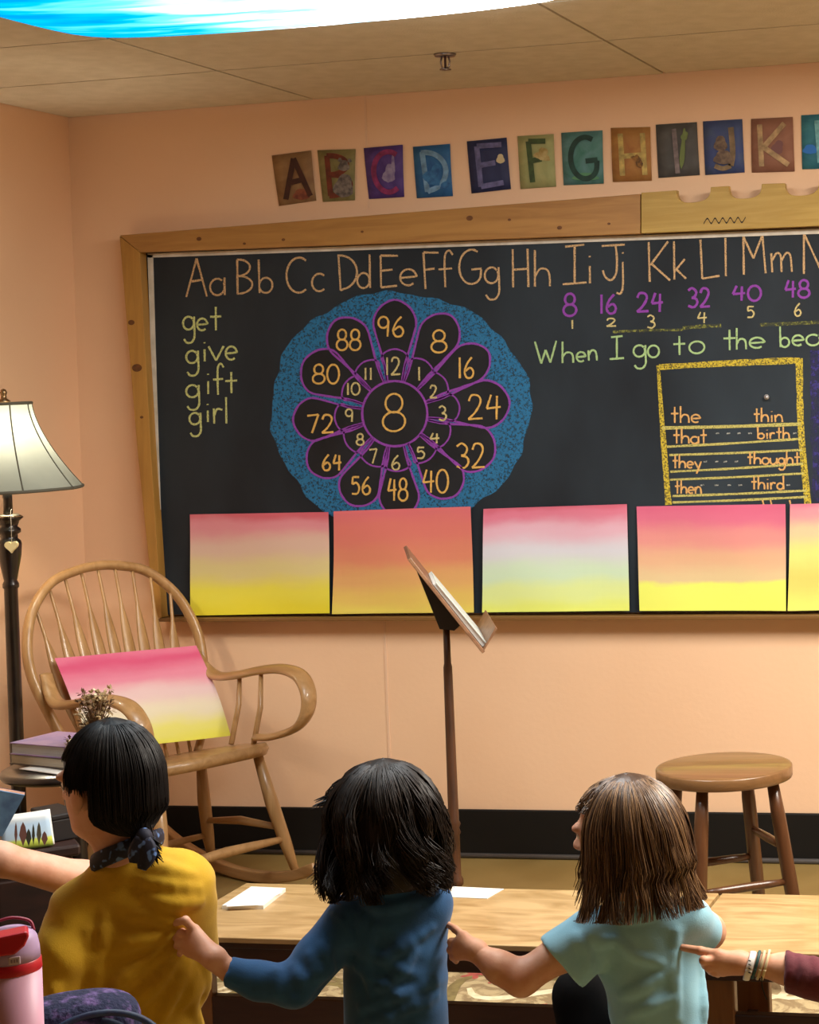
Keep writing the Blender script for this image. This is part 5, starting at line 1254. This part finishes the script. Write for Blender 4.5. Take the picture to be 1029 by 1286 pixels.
for x, y0, y1, w in ((29, 1034, 1063, 5.5), (36, 1042, 1063, 4), (42, 1036, 1062, 2.2), (49, 1034, 1062, 3.4), (56, 1045, 1062, 4.5), (20, 1034, 1062, 2.2)):
    P_ = []
    for k, (a, b) in enumerate(((0, 0), (.45, .9), (.8, .55), (1, 0), (.8, -.55), (.45, -.9))):
        yy = y1+(y0-y1)*a; t_ = (1063-yy)/38
        P_.append(at(x+b*w, yy, 4.205)+aw*.02*t_-og)
    MB().prism(P_, aw*.001).build('painted_tree', mk('tree_ink_%d' % (x % 3), ((52, 50, 34), (84, 78, 60), (110, 70, 60))[x % 3], .8), pbk)
# black box beside it
q0 = at(73, 1066, 4.3); t = empty('black_box', (q0[0], q0[1], cz), ang_+.35, 'plain black box standing beside the open picture book', 'box')
hb = float(at(73, 1030, 4.3)[2])-cz
MB().box((-.012, 0, .001), (.05, .12, hb)).build('box_body', mk('box_black', (22, 16, 16), .6), t, bevel=.003); MB().box((-.014, -.002, hb), (.052, .122, hb+.012)).build('box_lid', mk('box_black', (22, 16, 16), .6), t, bevel=.003)
# blue picture book held open at the left edge, leaning on the landscape book
e0, e1, e2, e3 = at(-30, 1040, 4.10), at(-2, 992, 4.10), at(31, 998, 4.12), at(3, 1050, 4.12)
t = empty('picture_book', at(-5, 1055, 4.13), 0, 'blue picture book tilted at the left edge of the picture', 'book'); og = np.array(t.location)
nq = np.cross(e1-e0, e3-e0); nq /= np.linalg.norm(nq)
if nq@FW > 0: nq = -nq
MB().prism([e0-og, e1-og, e2-og, e3-og], nq*.003).build('front_cover', mk('cover_sky', (120, 168, 210), .5, (70, 96, 140), 14), t)
MB().prism([p-nq*.012-og for p in (e0, e1, e2, e3)], nq*.012).build('pages', mk('pages_tan', (196, 150, 122), .8, (150, 104, 84), 40), t)
MB().prism([p-nq*.015-og for p in (e0, e1, e2, e3)], nq*.003).build('back_cover', mk('cover_plum', (52, 40, 62), .6), t)

# desk just below the frame, with a bottle and a bag on it
dz_ = .60; dc = at(70, 1400, 2.72)
desk = empty('school_desk', (dc[0], dc[1], 0), YAW*-1-.35, 'low wooden desk at the lower left under the pink bottle', 'desk')
MB().box((-.36, -.22, dz_-.022), (.30, .20, dz_)).build('desk_top', MAPLE, desk, bevel=.004)
for sx_ in (-.32, .26):
    for sy2 in (-.18, .16): MB().box((sx_-.02, sy2-.02, 0), (sx_+.02, sy2+.02, dz_-.022)).build('leg', BENCHL, desk, bevel=.003)
MB().box((-.33, -.19, dz_-.08), (.27, -.17, dz_-.022)).build('apron', BENCHD, desk); MB().box((-.33, .15, dz_-.08), (.27, .17, dz_-.022)).build('apron', BENCHD, desk)
# pink bottle
bt_ = at(13, 1166, 2.6); bx_, by_ = float(bt_[0]), float(bt_[1]); top = float(bt_[2])-dz_
PINK = mk('bottle_pink', (222, 170, 196), .45, (214, 160, 188), 8); LAV = mk('bottle_lavender', (186, 160, 204), .45); RED = mk('bottle_red', (196, 24, 44), .4); 
vb_ = math.atan2(CAM[1]-by_, CAM[0]-bx_)
bot = empty('water_bottle', (bx_, by_, dz_), vb_, 'pink water bottle with a red flip lid at the lower left corner', 'bottle')
s_ = 925.; zz = lambda y: (float(at(13, y, 2.6)[2])-dz_)
MB().lathe([(.0, .001), (.036, .001), (.0385, .006), (.0385, zz(1218))], n=40).build('body', PINK, bot)
MB().lathe([(.0385, zz(1218)), (.0392, zz(1217)), (.0384, zz(1205)), (.0375, zz(1204))], n=40, cap=False).build('band', RED, bot)
MB().lathe([(.0375, zz(1204)), (.0365, zz(1190)), (.034, zz(1178)), (.029, zz(1170)), (.020, zz(1166)), (.0, zz(1165))], n=40).build('shoulder', LAV, bot)
MB().prism([(.004, y_, zz(p_)) for y_, p_ in ((-.036, 1167), (.021, 1163), (.0235, 1169), (.017, 1181), (.004, 1190), (-.018, 1190), (-.034, 1181))], (.0365, 0, 0)).build('lid', RED, bot, bevel=.003)
MB().tube(smooth_path([(.0, -.030, zz(1172)), (-.004, -.024, zz(1160)), (-.006, 0, zz(1154)), (-.004, .024, zz(1160)), (.0, .030, zz(1172))], 6), .0035, 8, side=(1, 0, 0), flat=.6).build('carry_loop', mk('loop_red', (150, 40, 70), .5), bot)
MB().box((.0352, -.004, zz(1203)), (.0375, .011, zz(1193))).build('label_plate', mk('label_white', (214, 196, 206), .5), bot, bevel=.0015)
for k in range(3): MB().box((.0374, -.001+.0035*k, zz(1200)), (.0379, .001+.0035*k, zz(1196))).build('label_print', mk('print_grey', (150, 130, 150), .6), bot)
# quilted bag
gc = at(96, 1320, 2.78); gx, gy = float(gc[0]), float(gc[1]); gh = float(at(95, 1249, 2.78)[2])-dz_
bag = empty('lunch_bag', (gx, gy, dz_), vb_+math.pi/2, 'navy floral fabric bag beside the pink bottle at the bottom left', 'bag')
BAGM = mk('bag_floral', (22, 30, 66), .9, (120, 96, 158), 48, detail=5, contrast=(.5, .72), bump=.5, bscale=120)
BAGN = mk('bag_navy', (18, 36, 72), .6, (26, 66, 96), 60, contrast=(.45, .7))
def sup(u, v):
    a = 2*math.pi*u; b = math.pi*(v-.5); cs = lambda q, e: math.copysign(abs(q)**e, q)
    return (.092*cs(math.cos(b), .7)*cs(math.cos(a), .8), .060*cs(math.cos(b), .7)*cs(math.sin(a), .8), gh*.5+gh*.5*cs(math.sin(b), .62))
MB().grid(sup, 40, 20).build('bag_body', BAGM, bag)
zp = []
for a in np.linspace(.02, .98, 25):
    b = math.pi*(a); zp.append((.090*math.cos(b)*-1+.028, -.055, gh*.28+gh*.58*math.sin(b)))
MB().tube(zp, .005, 8).build('zip_piping', BAGN, bag)
pk = [( -.06+.12*i/8 + .028, -.058-.012*math.sin(math.pi*i/8), .0) for i in range(9)]
MB().grid(lambda u, v: (.028+(-.078+.156*u)*(1-.25*v*v), -.052-.014*math.sin(math.pi*u)*math.sin(math.pi*min(1, .2+v*.8)), .004+gh*.76*v*math.sin(math.pi*(.08+.84*u))**.5), 16, 10).build('front_pocket', BAGN, bag, solid=.003)
